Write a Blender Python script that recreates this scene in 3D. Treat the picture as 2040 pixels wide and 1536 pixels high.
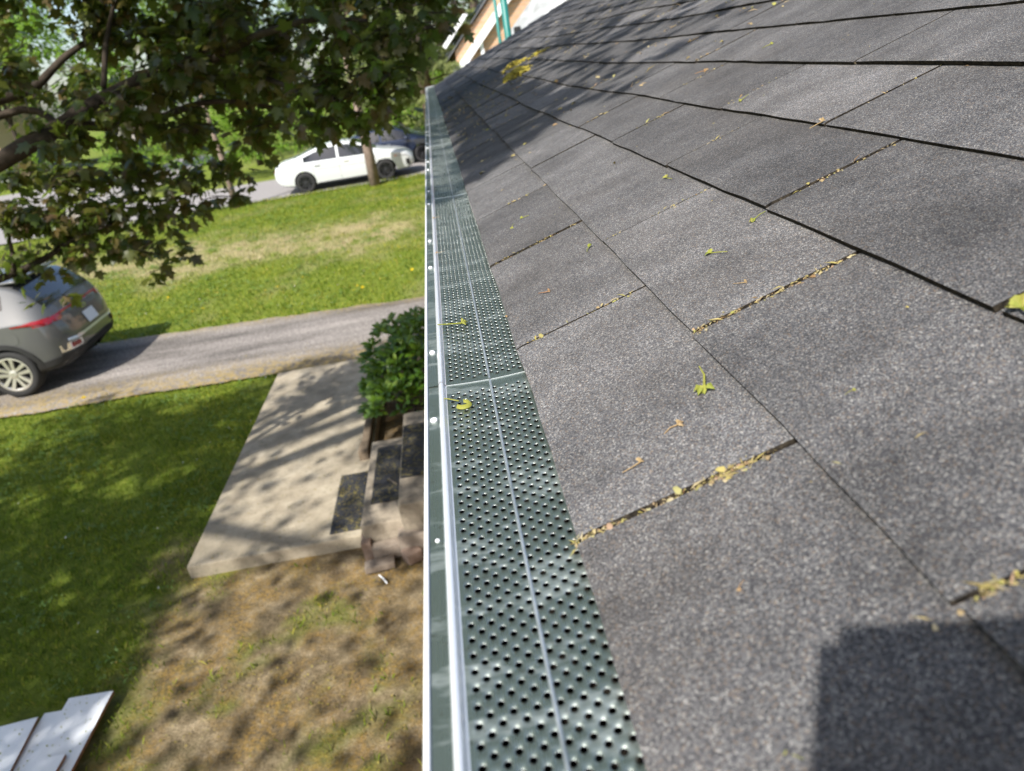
import bpy, bmesh, math, random
import numpy as np
from mathutils import Vector, Matrix, noise as mnoise

for o in list(bpy.data.objects):
    bpy.data.objects.remove(o)
random.seed(7)
rng = np.random.default_rng(7)
SC = bpy.context.scene
COL = SC.collection
R = math.radians

# ------------------------------------------------------------------ camera, sky, sun, exposure
CAM_Z = 3.4
cd = bpy.data.cameras.new('camera')
cam = bpy.data.objects.new('camera', cd)
COL.objects.link(cam)
right = Vector((0.98362, -0.10981, -0.14296))
up = Vector((0.17599, 0.41308, 0.89353))
fwd = Vector((0.03907, 0.90405, -0.42564))
m = Matrix((( right.x, up.x, -fwd.x, 0), (right.y, up.y, -fwd.y, 0), (right.z, up.z, -fwd.z, CAM_Z), (0, 0, 0, 1)))
cam.matrix_world = m
cd.sensor_width = 36
cd.lens = 1416 / 2040 * 36
cd.clip_start = 0.02
cd.clip_end = 600
cd.dof.use_dof = True
cd.dof.focus_distance = 0.80
cd.dof.aperture_fstop = 7.5
SC.camera = cam

LIGHT = Vector((0.3815, 0.55, -0.743)).normalized()
SUN_EL = math.asin(-LIGHT.z)
SUN_AZ = math.atan2(-LIGHT.x, -LIGHT.y)
world = bpy.data.worlds.new('World')
SC.world = world
world.use_nodes = True
wn = world.node_tree.nodes
sky = wn.new('ShaderNodeTexSky')
sky.sky_type = 'NISHITA'
sky.sun_disc = False
sky.sun_elevation = SUN_EL
sky.sun_rotation = SUN_AZ % (2 * math.pi)
sky.air_density = 1.0
sky.dust_density = 2.0
sky.ozone_density = 1.0
world.node_tree.links.new(sky.outputs[0], wn['Background'].inputs[0])
wn['Background'].inputs[1].default_value = 0.125
sd = bpy.data.lights.new('sun', 'SUN')
sd.energy = 4.3
sd.angle = R(0.8)
sd.color = (1.0, 0.96, 0.90)
sun = bpy.data.objects.new('sun', sd)
COL.objects.link(sun)
sun.rotation_euler = LIGHT.to_track_quat('-Z', 'Y').to_euler()
sun.location = (-8, -10, 20)
SC.view_settings.view_transform = 'Standard'
SC.view_settings.look = 'None'
SC.view_settings.exposure = 0.85
SC.view_settings.gamma = 1.0
SC.view_settings.use_curve_mapping = False
SC.render.engine = 'CYCLES'
SC.cycles.max_bounces = 8
SC.cycles.transparent_max_bounces = 12
SC.cycles.caustics_reflective = False
SC.cycles.caustics_refractive = False
SC.cycles.use_denoising = True

# ------------------------------------------------------------------ material helpers
class NT:
    def __init__(self, name):
        self.m = bpy.data.materials.new(name)
        self.m.use_nodes = True
        self.t = self.m.node_tree
        self.b = self.t.nodes['Principled BSDF']
    def n(self, kind, **kw):
        nd = self.t.nodes.new('ShaderNode' + kind)
        for k, v in kw.items():
            setattr(nd, k, v)
        return nd
    def l(self, a, b):
        self.t.links.new(a, b)
    def pos(self):
        return self.n('NewGeometry').outputs['Position']
    def noise(self, scale, detail=4, rough=0.55, vec=None, stretch=None):
        nd = self.n('TexNoise')
        nd.inputs['Scale'].default_value = scale
        nd.inputs['Detail'].default_value = detail
        nd.inputs['Roughness'].default_value = rough
        v = vec if vec is not None else self.pos()
        if stretch:
            mp = self.n('Mapping')
            mp.inputs['Scale'].default_value = stretch
            self.l(v, mp.inputs['Vector'])
            v = mp.outputs[0]
        self.l(v, nd.inputs['Vector'])
        return nd.outputs['Fac']
    def ramp(self, fac, stops, interp='LINEAR'):
        nd = self.n('ValToRGB')
        cr = nd.color_ramp
        cr.interpolation = interp
        while len(cr.elements) < len(stops):
            cr.elements.new(0.5)
        for e, (p, c) in zip(cr.elements, stops):
            e.position = p
            e.color = (c if hasattr(c, '__len__') else (c, c, c)) + (1,) if not hasattr(c, '__len__') or len(c) == 3 else c
        self.l(fac, nd.inputs[0])
        return nd.outputs[0]
    def mix(self, fac, a, b, mode='MIX'):
        nd = self.n('Mix', data_type='RGBA', blend_type=mode)
        for sock, v in ((nd.inputs[0], fac), (nd.inputs[6], a), (nd.inputs[7], b)):
            if hasattr(v, 'is_linked') or hasattr(v, 'links'):
                self.l(v, sock)
            elif hasattr(v, '__len__'):
                sock.default_value = tuple(v) + ((1,) if len(v) == 3 else ())
            else:
                sock.default_value = v if sock == nd.inputs[0] else (v, v, v, 1)
        return nd.outputs[2]
    def math(self, op, a, b=0.0, clamp=False):
        nd = self.n('Math', operation=op, use_clamp=clamp)
        for i, v in enumerate((a, b)):
            if hasattr(v, 'links'):
                self.l(v, nd.inputs[i])
            else:
                nd.inputs[i].default_value = v
        return nd.outputs[0]
    def bump(self, h, strength=0.3, dist=0.01):
        nd = self.n('Bump')
        nd.inputs['Strength'].default_value = strength
        nd.inputs['Distance'].default_value = dist
        self.l(h, nd.inputs['Height'])
        self.l(nd.outputs[0], self.b.inputs['Normal'])
        return nd
    def set(self, **kw):
        names = dict(color='Base Color', rough='Roughness', metal='Metallic', spec='Specular IOR Level', coat='Coat Weight', coatr='Coat Roughness', trans='Transmission Weight', alpha='Alpha', ior='IOR')
        for k, v in kw.items():
            s = self.b.inputs[names[k]]
            if hasattr(v, 'links'):
                self.l(v, s)
            elif hasattr(v, '__len__'):
                s.default_value = tuple(v) + (1,)
            else:
                s.default_value = v
        return self

MAT = {}
def simple(name, color, rough=0.6, metal=0.0, var=0.12, scale=6.0, bump=0.0, **kw):
    t = NT(name)
    c2 = tuple(min(1, x * (1 + var)) for x in color)
    c1 = tuple(x * (1 - var) for x in color)
    f = t.noise(scale, 5)
    t.set(color=t.ramp(f, [(0.3, c1), (0.7, c2)]), rough=rough, metal=metal, **kw)
    if bump:
        t.bump(t.noise(scale * 8, 4), bump, 0.005)
    MAT[name] = t.m
    return t.m

def leafmat(name, cols, trans=0.35, rough=0.45, spec=0.35, green=True):
    """leaf with translucency; colour varies leaf by leaf"""
    t = NT(name)
    g = t.n('NewGeometry')
    oi = t.n('ObjectInfo')
    r = t.math('FRACT', t.math('ADD', g.outputs['Random Per Island'], oi.outputs['Random']))
    stops = [(i / max(1, len(cols) - 1), c) for i, c in enumerate(cols)]
    c = t.ramp(r, stops)
    c = t.mix(0.35, c, t.ramp(t.noise(2.2, 2), [(0.3, tuple(x * 0.6 for x in cols[0])), (0.75, cols[-1])]))
    t.set(color=c, rough=rough, spec=spec)
    tr = t.n('BsdfTranslucent')
    t.l(t.mix(0.5, c, (0.30, 0.42, 0.05), 'MIX') if green else c, tr.inputs[0])
    mx = t.n('MixShader')
    mx.inputs[0].default_value = trans
    t.l(t.b.outputs[0], mx.inputs[1])
    t.l(tr.outputs[0], mx.inputs[2])
    t.l(mx.outputs[0], t.t.nodes['Material Output'].inputs['Surface'])
    MAT[name] = t.m
    return t.m

# asphalt shingle granules
def make_shingle():
    t = NT('asphalt_granules')
    g = t.n('NewGeometry')
    p = g.outputs['Position']
    oi = t.n('ObjectInfo')
    vo = t.n('TexVoronoi')
    vo.inputs['Scale'].default_value = 1080
    t.l(p, vo.inputs['Vector'])
    sep = t.n('SeparateColor')
    t.l(vo.outputs['Color'], sep.inputs[0])
    gran = t.ramp(sep.outputs[0], [(0.0, (0.034, 0.034, 0.037)), (0.30, (0.056, 0.056, 0.061)), (0.55, (0.088, 0.087, 0.091)), (0.80, (0.130, 0.128, 0.128)), (0.95, (0.200, 0.196, 0.189)), (1.0, (0.33, 0.318, 0.296))])
    # a few warm granules
    warm = t.ramp(sep.outputs[1], [(0.90, 0.0), (0.94, 0.55)])
    gran = t.mix(t.math('MULTIPLY', warm, 1.0), gran, (0.19, 0.135, 0.09))
    # blends of dark and light granules in broad drifts, tab by tab
    r = t.math('FRACT', t.math('ADD', g.outputs['Random Per Island'], oi.outputs['Random']))
    tab = t.ramp(r, [(0.0, 0.66), (0.35, 0.84), (0.7, 1.03), (1.0, 1.30)])
    drift = t.ramp(t.noise(6.0, 4, 0.62, p, (1.0, 1.6, 1.0)), [(0.3, 0.68), (0.7, 1.30)])
    fine = t.ramp(t.noise(60.0, 3, 0.6, p), [(0.3, 0.88), (0.7, 1.12)])
    gran = t.mix(1.0, gran, tab, 'MULTIPLY')
    gran = t.mix(1.0, gran, drift, 'MULTIPLY')
    gran = t.mix(1.0, gran, fine, 'MULTIPLY')
    stain = t.ramp(t.noise(3.0, 4, 0.6, p), [(0.5, 0.0), (0.75, 0.35)])
    gran = t.mix(t.math('MULTIPLY', stain, 0.6), gran, (0.10, 0.085, 0.07))
    t.set(color=gran, rough=0.9, spec=0.25)
    t.bump(vo.outputs['Distance'], 0.40, 0.0010)
    MAT['shingle'] = t.m
    t2 = NT('asphalt_edge')
    t2.set(color=t2.ramp(t2.noise(180, 4), [(0.35, (0.010, 0.009, 0.008)), (0.62, (0.045, 0.037, 0.027)), (0.8, (0.11, 0.09, 0.06))]), rough=0.95, spec=0.1)
    MAT['shingle_edge'] = t2.m
make_shingle()

def make_guard():
    t = NT('mill_aluminium')
    p = t.pos()
    streak = t.noise(9.0, 5, 0.65, p, (1.0, 3.5, 1.0))
    smear = t.ramp(streak, [(0.52, 0.0), (0.60, 1.0), (0.66, 0.25), (0.85, 0.6)])
    brushed = t.noise(900.0, 2, 0.5, p, (1.0, 0.01, 1.0))
    base = t.mix(t.math('MULTIPLY', smear, 0.45), (0.285, 0.335, 0.285), (0.62, 0.66, 0.63))
    ro = t.math('ADD', t.math('MULTIPLY', smear, 0.14), t.math('ADD', 0.24, t.math('MULTIPLY', brushed, 0.08)))
    t.set(color=base, metal=t.math('SUBTRACT', 0.86, t.math('MULTIPLY', smear, 0.10)), rough=ro)
    hgt = t.math('ADD', t.math('ADD', t.noise(22.0, 2, 0.5, p), t.math('MULTIPLY', t.noise(6.0, 2, 0.5, p), 2.0)), t.math('MULTIPLY', brushed, 0.03))
    grime = t.ramp(t.noise(120, 4, 0.7, p), [(0.60, 0.0), (0.70, 0.55)])
    base = t.mix(grime, base, (0.16, 0.15, 0.11)); t.l(base, t.b.inputs['Base Color'])
    t.bump(hgt, 0.25, 0.006)
    MAT['guard'] = t.m
    t = NT('ridge_glint_cut_edge')
    t.set(color=(0.86, 0.88, 0.90), metal=0.55, rough=0.30)  # paler than the sheet: paints the ridge's sky highlight; also bare sheared ends
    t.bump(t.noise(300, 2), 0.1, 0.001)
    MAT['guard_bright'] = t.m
    t = NT('bead_aluminium')
    t.set(color=t.ramp(t.noise(40, 4), [(0.35, (0.42, 0.46, 0.46)), (0.65, (0.66, 0.70, 0.72))]), metal=0.75, rough=0.30)
    MAT['bead_metal'] = t.m
    t = NT('lit_rim_aluminium')
    t.set(color=(0.56, 0.59, 0.57), metal=0.8, rough=0.40)  # lighter than the sheet, so the hole walls look lit
    t.bump(t.noise(300, 2), 0.1, 0.001)
    MAT['punched_rim'] = t.m
make_guard()
simple('white_enamel', (0.82, 0.83, 0.84), 0.30, var=0.03, scale=12)
simple('white_paint', (0.74, 0.76, 0.78), 0.5, var=0.07, scale=5)
simple('trough_shade', (0.012, 0.010, 0.008), 0.95, 0.0, var=0.4, scale=30, spec=0.1)  # near-black colour stands in for the shade inside the gutter
simple('roof_felt', (0.012, 0.012, 0.013), 0.95)
simple('awning_metal', (0.23, 0.245, 0.245), 0.55, var=0.3, scale=5)
simple('white_siding', (0.62, 0.62, 0.60), 0.6)

# concrete, gravel drive, stone
def make_concrete():
    t = NT('concrete')
    p = t.pos()
    c = t.ramp(t.noise(5, 6, 0.62, p), [(0.3, (0.25, 0.210, 0.150)), (0.55, (0.37, 0.318, 0.235)), (0.8, (0.48, 0.42, 0.325))])
    dirt = t.ramp(t.noise(1.7, 6, 0.7, p), [(0.46, 0.0), (0.62, 0.8)])
    c = t.mix(t.math('MULTIPLY', dirt, 0.6), c, (0.13, 0.115, 0.085))
    speck = t.ramp(t.noise(55, 3, 0.6, p), [(0.62, 0.0), (0.68, 1.0)])
    c = t.mix(t.math('MULTIPLY', speck, 0.65), c, (0.085, 0.095, 0.035))
    t.set(color=c, rough=0.9, spec=0.2)
    t.bump(t.noise(90, 5), 0.35, 0.006)
    MAT['concrete'] = t.m
    t = NT('worn_asphalt')
    p = t.pos()
    c = t.ramp(t.noise(38, 5, 0.7, p), [(0.32, (0.090, 0.080, 0.072)), (0.5, (0.195, 0.175, 0.158)), (0.68, (0.40, 0.37, 0.335))])
    band = t.ramp(t.noise(0.9, 5, 0.65, p, (0.40, 2.4, 1)), [(0.32, 0.48), (0.7, 1.4)])
    c = t.mix(1.0, c, band, 'MULTIPLY')
    at = t.n('Attribute', attribute_name='edge')
    pol = t.math('MULTIPLY', at.outputs['Fac'], t.ramp(t.noise(14, 5, 0.7, p), [(0.42, 0.0), (0.55, 1.0)]))
    c = t.mix(t.math('MULTIPLY', pol, 0.8), c, (0.33, 0.24, 0.085))
    t.set(color=c, rough=0.95, spec=0.15)
    t.bump(t.noise(60, 5), 0.5, 0.012)
    MAT['drive'] = t.m
    t = NT('street_asphalt')
    t.set(color=t.ramp(t.noise(20, 5), [(0.3, (0.20, 0.185, 0.18)), (0.7, (0.30, 0.28, 0.27))]), rough=0.95)
    MAT['street'] = t.m
make_concrete()
def stone(name, a, b):
    t = NT(name)
    t.set(color=t.ramp(t.noise(9, 6, 0.65), [(0.3, a), (0.7, b)]), rough=0.92, spec=0.2)
    t.bump(t.noise(70, 5), 0.4, 0.008)
    MAT[name] = t.m
stone('step_stone', (0.17, 0.142, 0.105), (0.38, 0.325, 0.25))
stone('red_stone', (0.15, 0.10, 0.075), (0.28, 0.21, 0.165))
stone('grey_pink_stone', (0.17, 0.135, 0.105), (0.31, 0.26, 0.21))
stone('old_timber', (0.10, 0.075, 0.05), (0.22, 0.17, 0.12))
stone('bark', (0.028, 0.022, 0.017), (0.085, 0.066, 0.050))
stone('light_bark', (0.17, 0.125, 0.10), (0.30, 0.23, 0.19))
simple('raw_wood', (0.24, 0.125, 0.065), 0.8, var=0.3, scale=40)

def make_mat_rubber():
    t = NT('rubber_mat')
    p = t.pos()
    c = t.ramp(t.noise(60, 4), [(0.3, (0.014, 0.015, 0.018)), (0.7, (0.035, 0.036, 0.042))])
    pol = t.ramp(t.noise(28, 5, 0.7, p), [(0.52, 0.0), (0.62, 1.0)])
    area = t.ramp(t.noise(4.5, 3, 0.6, p), [(0.38, 0.0), (0.6, 1.0)])
    c = t.mix(t.math('MULTIPLY', t.math('MULTIPLY', pol, area), 0.75), c, (0.27, 0.22, 0.06))
    t.set(color=c, rough=0.85)
    wv = t.n('TexWave')
    wv.inputs['Scale'].default_value = 26
    t.l(p, wv.inputs['Vector'])
    t.bump(wv.outputs['Fac'], 0.5, 0.004)
    MAT['rubber_mat'] = t.m
make_mat_rubber()

def make_ground():
    t = NT('yard_ground')
    p = t.pos()
    at = t.n('Attribute', attribute_name='yard')
    sp = t.n('SeparateColor')
    t.l(at.outputs['Color'], sp.inputs[0])
    soil = t.ramp(t.noise(6, 7, 0.68, p), [(0.30, (0.066, 0.048, 0.030)), (0.5, (0.165, 0.124, 0.076)), (0.72, (0.35, 0.278, 0.18))])
    oran = t.ramp(t.noise(2.6, 5, 0.65, p), [(0.40, 0.0), (0.60, 1.0)])
    oran = t.math('MULTIPLY', oran, t.ramp(t.noise(40, 4, 0.7, p), [(0.42, 0.0), (0.6, 1.0)]))
    soil = t.mix(t.math('MULTIPLY', oran, 0.75), soil, (0.29, 0.175, 0.045))
    clod = t.ramp(t.noise(70, 4, 0.7, p), [(0.3, 0.6), (0.7, 1.35)])
    soil = t.mix(1.0, soil, clod, 'MULTIPLY')
    green = t.ramp(t.noise(9, 6, 0.65, p), [(0.3, (0.075, 0.115, 0.014)), (0.6, (0.165, 0.205, 0.026)), (0.8, (0.26, 0.265, 0.05))])
    fg = t.ramp(t.noise(120, 3, 0.7, p), [(0.3, 0.6), (0.7, 1.35)])
    green = t.mix(1.0, green, fg, 'MULTIPLY')
    dry = t.ramp(t.noise(14, 6, 0.65, p), [(0.3, (0.22, 0.19, 0.085)), (0.7, (0.40, 0.34, 0.19))])
    green = t.mix(sp.outputs[1], green, dry)
    c = t.mix(sp.outputs[0], soil, green)
    t.set(color=c, rough=0.95, spec=0.15)
    t.bump(t.noise(45, 6, 0.7), 0.7, 0.03)
    MAT['ground'] = t.m
make_ground()

def grassmat():
    t = NT('grass_blades')
    g = t.n('NewGeometry')
    at = t.n('Attribute', attribute_name='dry')
    r = g.outputs['Random Per Island']
    c = t.ramp(r, [(0.0, (0.080, 0.140, 0.012)), (0.4, (0.165, 0.245, 0.020)), (0.8, (0.275, 0.325, 0.035)), (1.0, (0.40, 0.37, 0.09))])
    drift = t.ramp(t.noise(0.9, 4, 0.6, g.outputs['Position']), [(0.32, (0.62, 0.76, 0.6)), (0.7, (1.35, 1.15, 1.1))])
    c = t.mix(1.0, c, drift, 'MULTIPLY')
    c = t.mix(at.outputs['Fac'], c, (0.50, 0.43, 0.24))
    t.set(color=c, rough=0.6, spec=0.25)
    tr = t.n('BsdfTranslucent')
    t.l(c, tr.inputs[0])
    mx = t.n('MixShader')
    mx.inputs[0].default_value = 0.4
    t.l(t.b.outputs[0], mx.inputs[1]); t.l(tr.outputs[0], mx.inputs[2])
    t.l(mx.outputs[0], t.t.nodes['Material Output'].inputs['Surface'])
    MAT['grass'] = t.m
grassmat()
leafmat('maple_leaf', [(0.044, 0.078, 0.012), (0.070, 0.115, 0.015), (0.105, 0.155, 0.020), (0.135, 0.105, 0.028), (0.150, 0.070, 0.032), (0.125, 0.165, 0.020), (0.10, 0.075, 0.026)], 0.45, 0.36, 0.55)
leafmat('maple_leaf_fresh', [(0.12, 0.20, 0.022), (0.17, 0.23, 0.03), (0.09, 0.16, 0.02)], 0.45)
leafmat('laurel_leaf', [(0.035, 0.095, 0.010), (0.060, 0.160, 0.014), (0.110, 0.230, 0.018), (0.20, 0.29, 0.03)], 0.3, 0.30, 0.5)
leafmat('hedge_leaf', [(0.09, 0.19, 0.012), (0.13, 0.26, 0.015), (0.19, 0.31, 0.02)], 0.35)
leafmat('far_leaf', [(0.06, 0.11, 0.018), (0.10, 0.16, 0.025), (0.15, 0.21, 0.045)], 0.35)
leafmat('spruce_needles', [(0.07, 0.10, 0.03), (0.14, 0.17, 0.05), (0.22, 0.24, 0.08)], 0.3, 0.6)
leafmat('litter', [(0.36, 0.31, 0.08), (0.42, 0.34, 0.17), (0.48, 0.40, 0.25), (0.22, 0.12, 0.07), (0.52, 0.45, 0.31), (0.30, 0.31, 0.08), (0.36, 0.22, 0.18), (0.44, 0.37, 0.13), (0.12, 0.08, 0.045)], 0.05, 0.8, 0.15, green=False)
leafmat('heap_yellow', [(0.36, 0.29, 0.035), (0.46, 0.36, 0.05), (0.30, 0.28, 0.04), (0.50, 0.40, 0.09)], 0.1, 0.8, 0.15, green=False)
leafmat('litter_dull', [(0.24, 0.20, 0.035), (0.30, 0.215, 0.055), (0.36, 0.26, 0.09), (0.20, 0.20, 0.035)], 0.1, 0.8, 0.2, green=False)
leafmat('flower_green', [(0.28, 0.31, 0.045), (0.36, 0.36, 0.07), (0.20, 0.25, 0.03), (0.40, 0.34, 0.10)], 0.25, 0.6, 0.2)
leafmat('flower_orange', [(0.36, 0.17, 0.08), (0.40, 0.30, 0.14), (0.44, 0.34, 0.20)], 0.2, 0.6, 0.2, green=False)
leafmat('dandelion_yellow', [(0.80, 0.55, 0.01), (0.85, 0.62, 0.02)], 0.2, 0.6, 0.2, green=False)

def carpaint(name, c, metal, rough, coat=1.0):
    t = NT(name)
    t.set(color=c, metal=metal, rough=rough, coat=coat, coatr=0.05)
    t.bump(t.noise(400, 2), 0.01, 0.001)
    MAT[name] = t.m
carpaint('grey_car_paint', (0.092, 0.093, 0.092), 0.2, 0.55)
carpaint('white_car_paint', (0.60, 0.62, 0.62), 0.0, 0.35)
carpaint('navy_car_paint', (0.022, 0.032, 0.065), 0.3, 0.3)
carpaint('tinted_glass', (0.018, 0.02, 0.024), 0.0, 0.04)
carpaint('red_lamp', (0.26, 0.006, 0.010), 0.0, 0.15)
carpaint('clear_lamp', (0.55, 0.57, 0.60), 0.2, 0.15)
carpaint('amber_lamp', (0.60, 0.16, 0.02), 0.0, 0.2)
carpaint('black_plastic', (0.018, 0.018, 0.019), 0.0, 0.55, 0.0)
carpaint('tyre_rubber', (0.020, 0.020, 0.020), 0.0, 0.8, 0.0)
carpaint('alloy', (0.66, 0.64, 0.58), 0.75, 0.35, 0.2)
carpaint('dark_alloy', (0.045, 0.045, 0.05), 0.6, 0.4, 0.2)
carpaint('chrome', (0.80, 0.81, 0.83), 1.0, 0.12, 0.0)
carpaint('plate_white', (0.62, 0.68, 0.76), 0.0, 0.4, 0.0)
simple('teal_paint', (0.010, 0.16, 0.135), 0.45, var=0.08)
simple('black_rubber', (0.02, 0.02, 0.02), 0.8)
simple('beige_render', (0.55, 0.39, 0.25), 0.85, var=0.06)
simple('grey_roofing', (0.13, 0.135, 0.14), 0.9)
simple('window_dark', (0.035, 0.045, 0.05), 0.12, var=0.2, scale=1)
simple('phone_black', (0.02, 0.02, 0.022), 0.3)
def make_brick():
    t = NT('tan_brick')
    p = t.pos()
    mp = t.n('Mapping')
    mp.inputs['Rotation'].default_value = (R(90), 0, 0)
    t.l(p, mp.inputs[0])
    bk = t.n('TexBrick')
    bk.inputs['Scale'].default_value = 1.0
    bk.inputs['Brick Width'].default_value = 0.24
    bk.inputs['Row Height'].default_value = 0.085
    bk.inputs['Mortar Size'].default_value = 0.010
    bk.inputs['Color1'].default_value = (0.50, 0.285, 0.165, 1)
    bk.inputs['Color2'].default_value = (0.60, 0.375, 0.225, 1)
    bk.inputs['Mortar'].default_value = (0.42, 0.33, 0.25, 1)
    t.l(mp.outputs[0], bk.inputs['Vector'])
    t.set(color=bk.outputs[0], rough=0.9)
    t.bump(bk.outputs['Fac'], -0.4, 0.01)
    MAT['brick'] = t.m
make_brick()

# ------------------------------------------------------------------ mesh helpers
def link(o, parent=None):
    COL.objects.link(o)
    if parent is not None:
        o.parent = parent
    return o
def tag(o, label=None, cat=None, group=None, kind=None):
    if label: o['label'] = label
    if cat: o['category'] = cat
    if group: o['group'] = group
    if kind: o['kind'] = kind
    return o
def empty(name, loc=(0, 0, 0), rz=0.0):
    o = bpy.data.objects.new(name, None)
    o.empty_display_size = 0.1
    o.location = loc
    o.rotation_euler = (0, 0, rz)
    return link(o)
def mesh_from(name, V, F, mats, mi=None, smooth=False):
    me = bpy.data.meshes.new(name)
    me.from_pydata([tuple(map(float, v)) for v in V], [], [tuple(f) for f in F])
    for k in mats:
        me.materials.append(MAT[k])
    if mi is not None:
        me.polygons.foreach_set('material_index', np.asarray(mi, dtype=np.int32))
    if smooth:
        me.polygons.foreach_set('use_smooth', np.ones(len(me.polygons), dtype=bool))
    me.update()
    return me
def fast_mesh(name, V, F, mat, smooth=False):
    """V (n,3) array, F (m,k) array with constant k"""
    V = np.asarray(V, dtype=np.float32); F = np.asarray(F, dtype=np.int32)
    me = bpy.data.meshes.new(name)
    me.vertices.add(len(V)); me.vertices.foreach_set('co', V.ravel())
    k = F.shape[1]
    me.loops.add(F.size); me.loops.foreach_set('vertex_index', F.ravel())
    me.polygons.add(len(F))
    me.polygons.foreach_set('loop_start', np.arange(0, F.size, k, dtype=np.int32))
    me.polygons.foreach_set('loop_total', np.full(len(F), k, dtype=np.int32))
    if smooth:
        me.polygons.foreach_set('use_smooth', np.ones(len(F), dtype=bool))
    me.materials.append(MAT[mat])
    me.update(calc_edges=True)
    return me
class MB:
    def __init__(self):
        self.V = []; self.F = []; self.M = []
    def add(self, V, F, mi=0):
        b = len(self.V)
        self.V += [tuple(v) for v in V]
        self.F += [tuple(i + b for i in f) for f in F]
        self.M += [mi] * len(F)
        return self
    def box(self, x0, x1, y0, y1, z0, z1, mi=0, bev=0.0, jit=0.0):
        if bev <= 0:
            V = [(x, y, z) for z in (z0, z1) for y in (y0, y1) for x in (x0, x1)]
            F = [(0, 2, 3, 1), (4, 5, 7, 6), (0, 1, 5, 4), (2, 6, 7, 3), (0, 4, 6, 2), (1, 3, 7, 5)]
            if jit:
                V = [(a + random.uniform(-jit, jit), b + random.uniform(-jit, jit), c + random.uniform(-jit, jit)) for a, b, c in V]
            return self.add(V, F, mi)
        bm = bmesh.new()
        bmesh.ops.create_cube(bm, size=1)
        for v in bm.verts:
            v.co = Vector(((x0 + x1) / 2 + v.co.x * (x1 - x0), (y0 + y1) / 2 + v.co.y * (y1 - y0), (z0 + z1) / 2 + v.co.z * (z1 - z0)))
            if jit:
                v.co += Vector([random.uniform(-jit, jit) for _ in range(3)])
        bmesh.ops.bevel(bm, geom=bm.edges[:], offset=bev, segments=2, affect='EDGES', profile=0.6)
        bm.verts.index_update()
        V = [tuple(v.co) for v in bm.verts]; F = [[v.index for v in f.verts] for f in bm.faces]
        bm.free()
        return self.add(V, F, mi)
    def tube(self, P, rad, n=8, mi=0, cap=True):
        P = [Vector(p) for p in P]
        if not hasattr(rad, '__len__'): rad = [rad] * len(P)
        V = []; F = []
        ref = Vector((0.13, 0.21, 0.97))
        for i, p in enumerate(P):
            t = (P[min(i + 1, len(P) - 1)] - P[max(i - 1, 0)]).normalized()
            a = t.cross(ref)
            if a.length < 0.05: a = t.cross(Vector((1, 0, 0)))
            a.normalize(); b = t.cross(a)
            for k in range(n):
                an = 2 * math.pi * k / n
                V.append(tuple(p + (a * math.cos(an) + b * math.sin(an)) * rad[i]))
        for i in range(len(P) - 1):
            for k in range(n):
                k2 = (k + 1) % n
                F.append((i * n + k, i * n + k2, (i + 1) * n + k2, (i + 1) * n + k))
        if cap:
            F.append(tuple(reversed(range(n)))); F.append(tuple(range((len(P) - 1) * n, len(P) * n)))
        return self.add(V, F, mi)
    def sweep(self, prof, y0, y1, mi=0, ny=1):
        """open profile (x,z) list swept along Y"""
        n = len(prof); V = []; F = []
        for j in range(ny + 1):
            y = y0 + (y1 - y0) * j / ny
            V += [(x, y, z) for x, z in prof]
        for j in range(ny):
            for i in range(n - 1):
                F.append((j * n + i, j * n + i + 1, (j + 1) * n + i + 1, (j + 1) * n + i))
        return self.add(V, F, mi)
    def prism(self, poly, z0, z1, mi=0, mi_side=None):
        n = len(poly)
        V = [(x, y, z0) for x, y in poly] + [(x, y, z1) for x, y in poly]
        self.add(V, [tuple(range(n, 2 * n)), tuple(reversed(range(n)))], mi)
        b = len(self.V) - 2 * n
        for i in range(n):
            j = (i + 1) % n
            self.F.append((b + i, b + j, b + n + j, b + n + i)); self.M.append(mi if mi_side is None else mi_side)
        return self
    def build(self, name, mats, parent=None, smooth=False, loc=None):
        if isinstance(mats, str): mats = [mats]
        me = mesh_from(name, self.V, self.F, mats, self.M, smooth)
        o = bpy.data.objects.new(name, me)
        if loc is not None: o.location = loc
        return link(o, parent)

def scatter_mesh(name, base_V, base_F, pos, rot, scl, mat, smooth=False):
    """many copies of one small shape in one mesh; rot (N,3,3)"""
    base_V = np.asarray(base_V, float)
    N = len(pos); n = len(base_V)
    V = np.einsum('nij,kj->nki', rot, base_V) * np.asarray(scl)[:, None, None] + np.asarray(pos)[:, None, :]
    F = (np.asarray(base_F)[None, :, :] + (np.arange(N) * n)[:, None, None]).reshape(-1, len(base_F[0]))
    return fast_mesh(name, V.reshape(-1, 3), F, mat, smooth)
def frames(ydir, nrm):
    """rotation matrices whose columns are x, y, z axes (y along ydir, z near nrm)"""
    y = ydir / np.linalg.norm(ydir, axis=1, keepdims=True)
    x = np.cross(y, nrm); x /= np.linalg.norm(x, axis=1, keepdims=True) + 1e-9
    z = np.cross(x, y)
    return np.stack([x, y, z], axis=2)
def rand_dirs(n):
    v = rng.normal(size=(n, 3)); return v / np.linalg.norm(v, axis=1, keepdims=True)
def fbm(x, y, s, o=4, seed=0.0):
    return mnoise.fractal(Vector((x * s + seed, y * s - seed, seed * 1.7)), 0.6, 2.0, o)
def sstep(a, b, x):
    t = min(1.0, max(0.0, (x - a) / (b - a))); return t * t * (3 - 2 * t)

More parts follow.
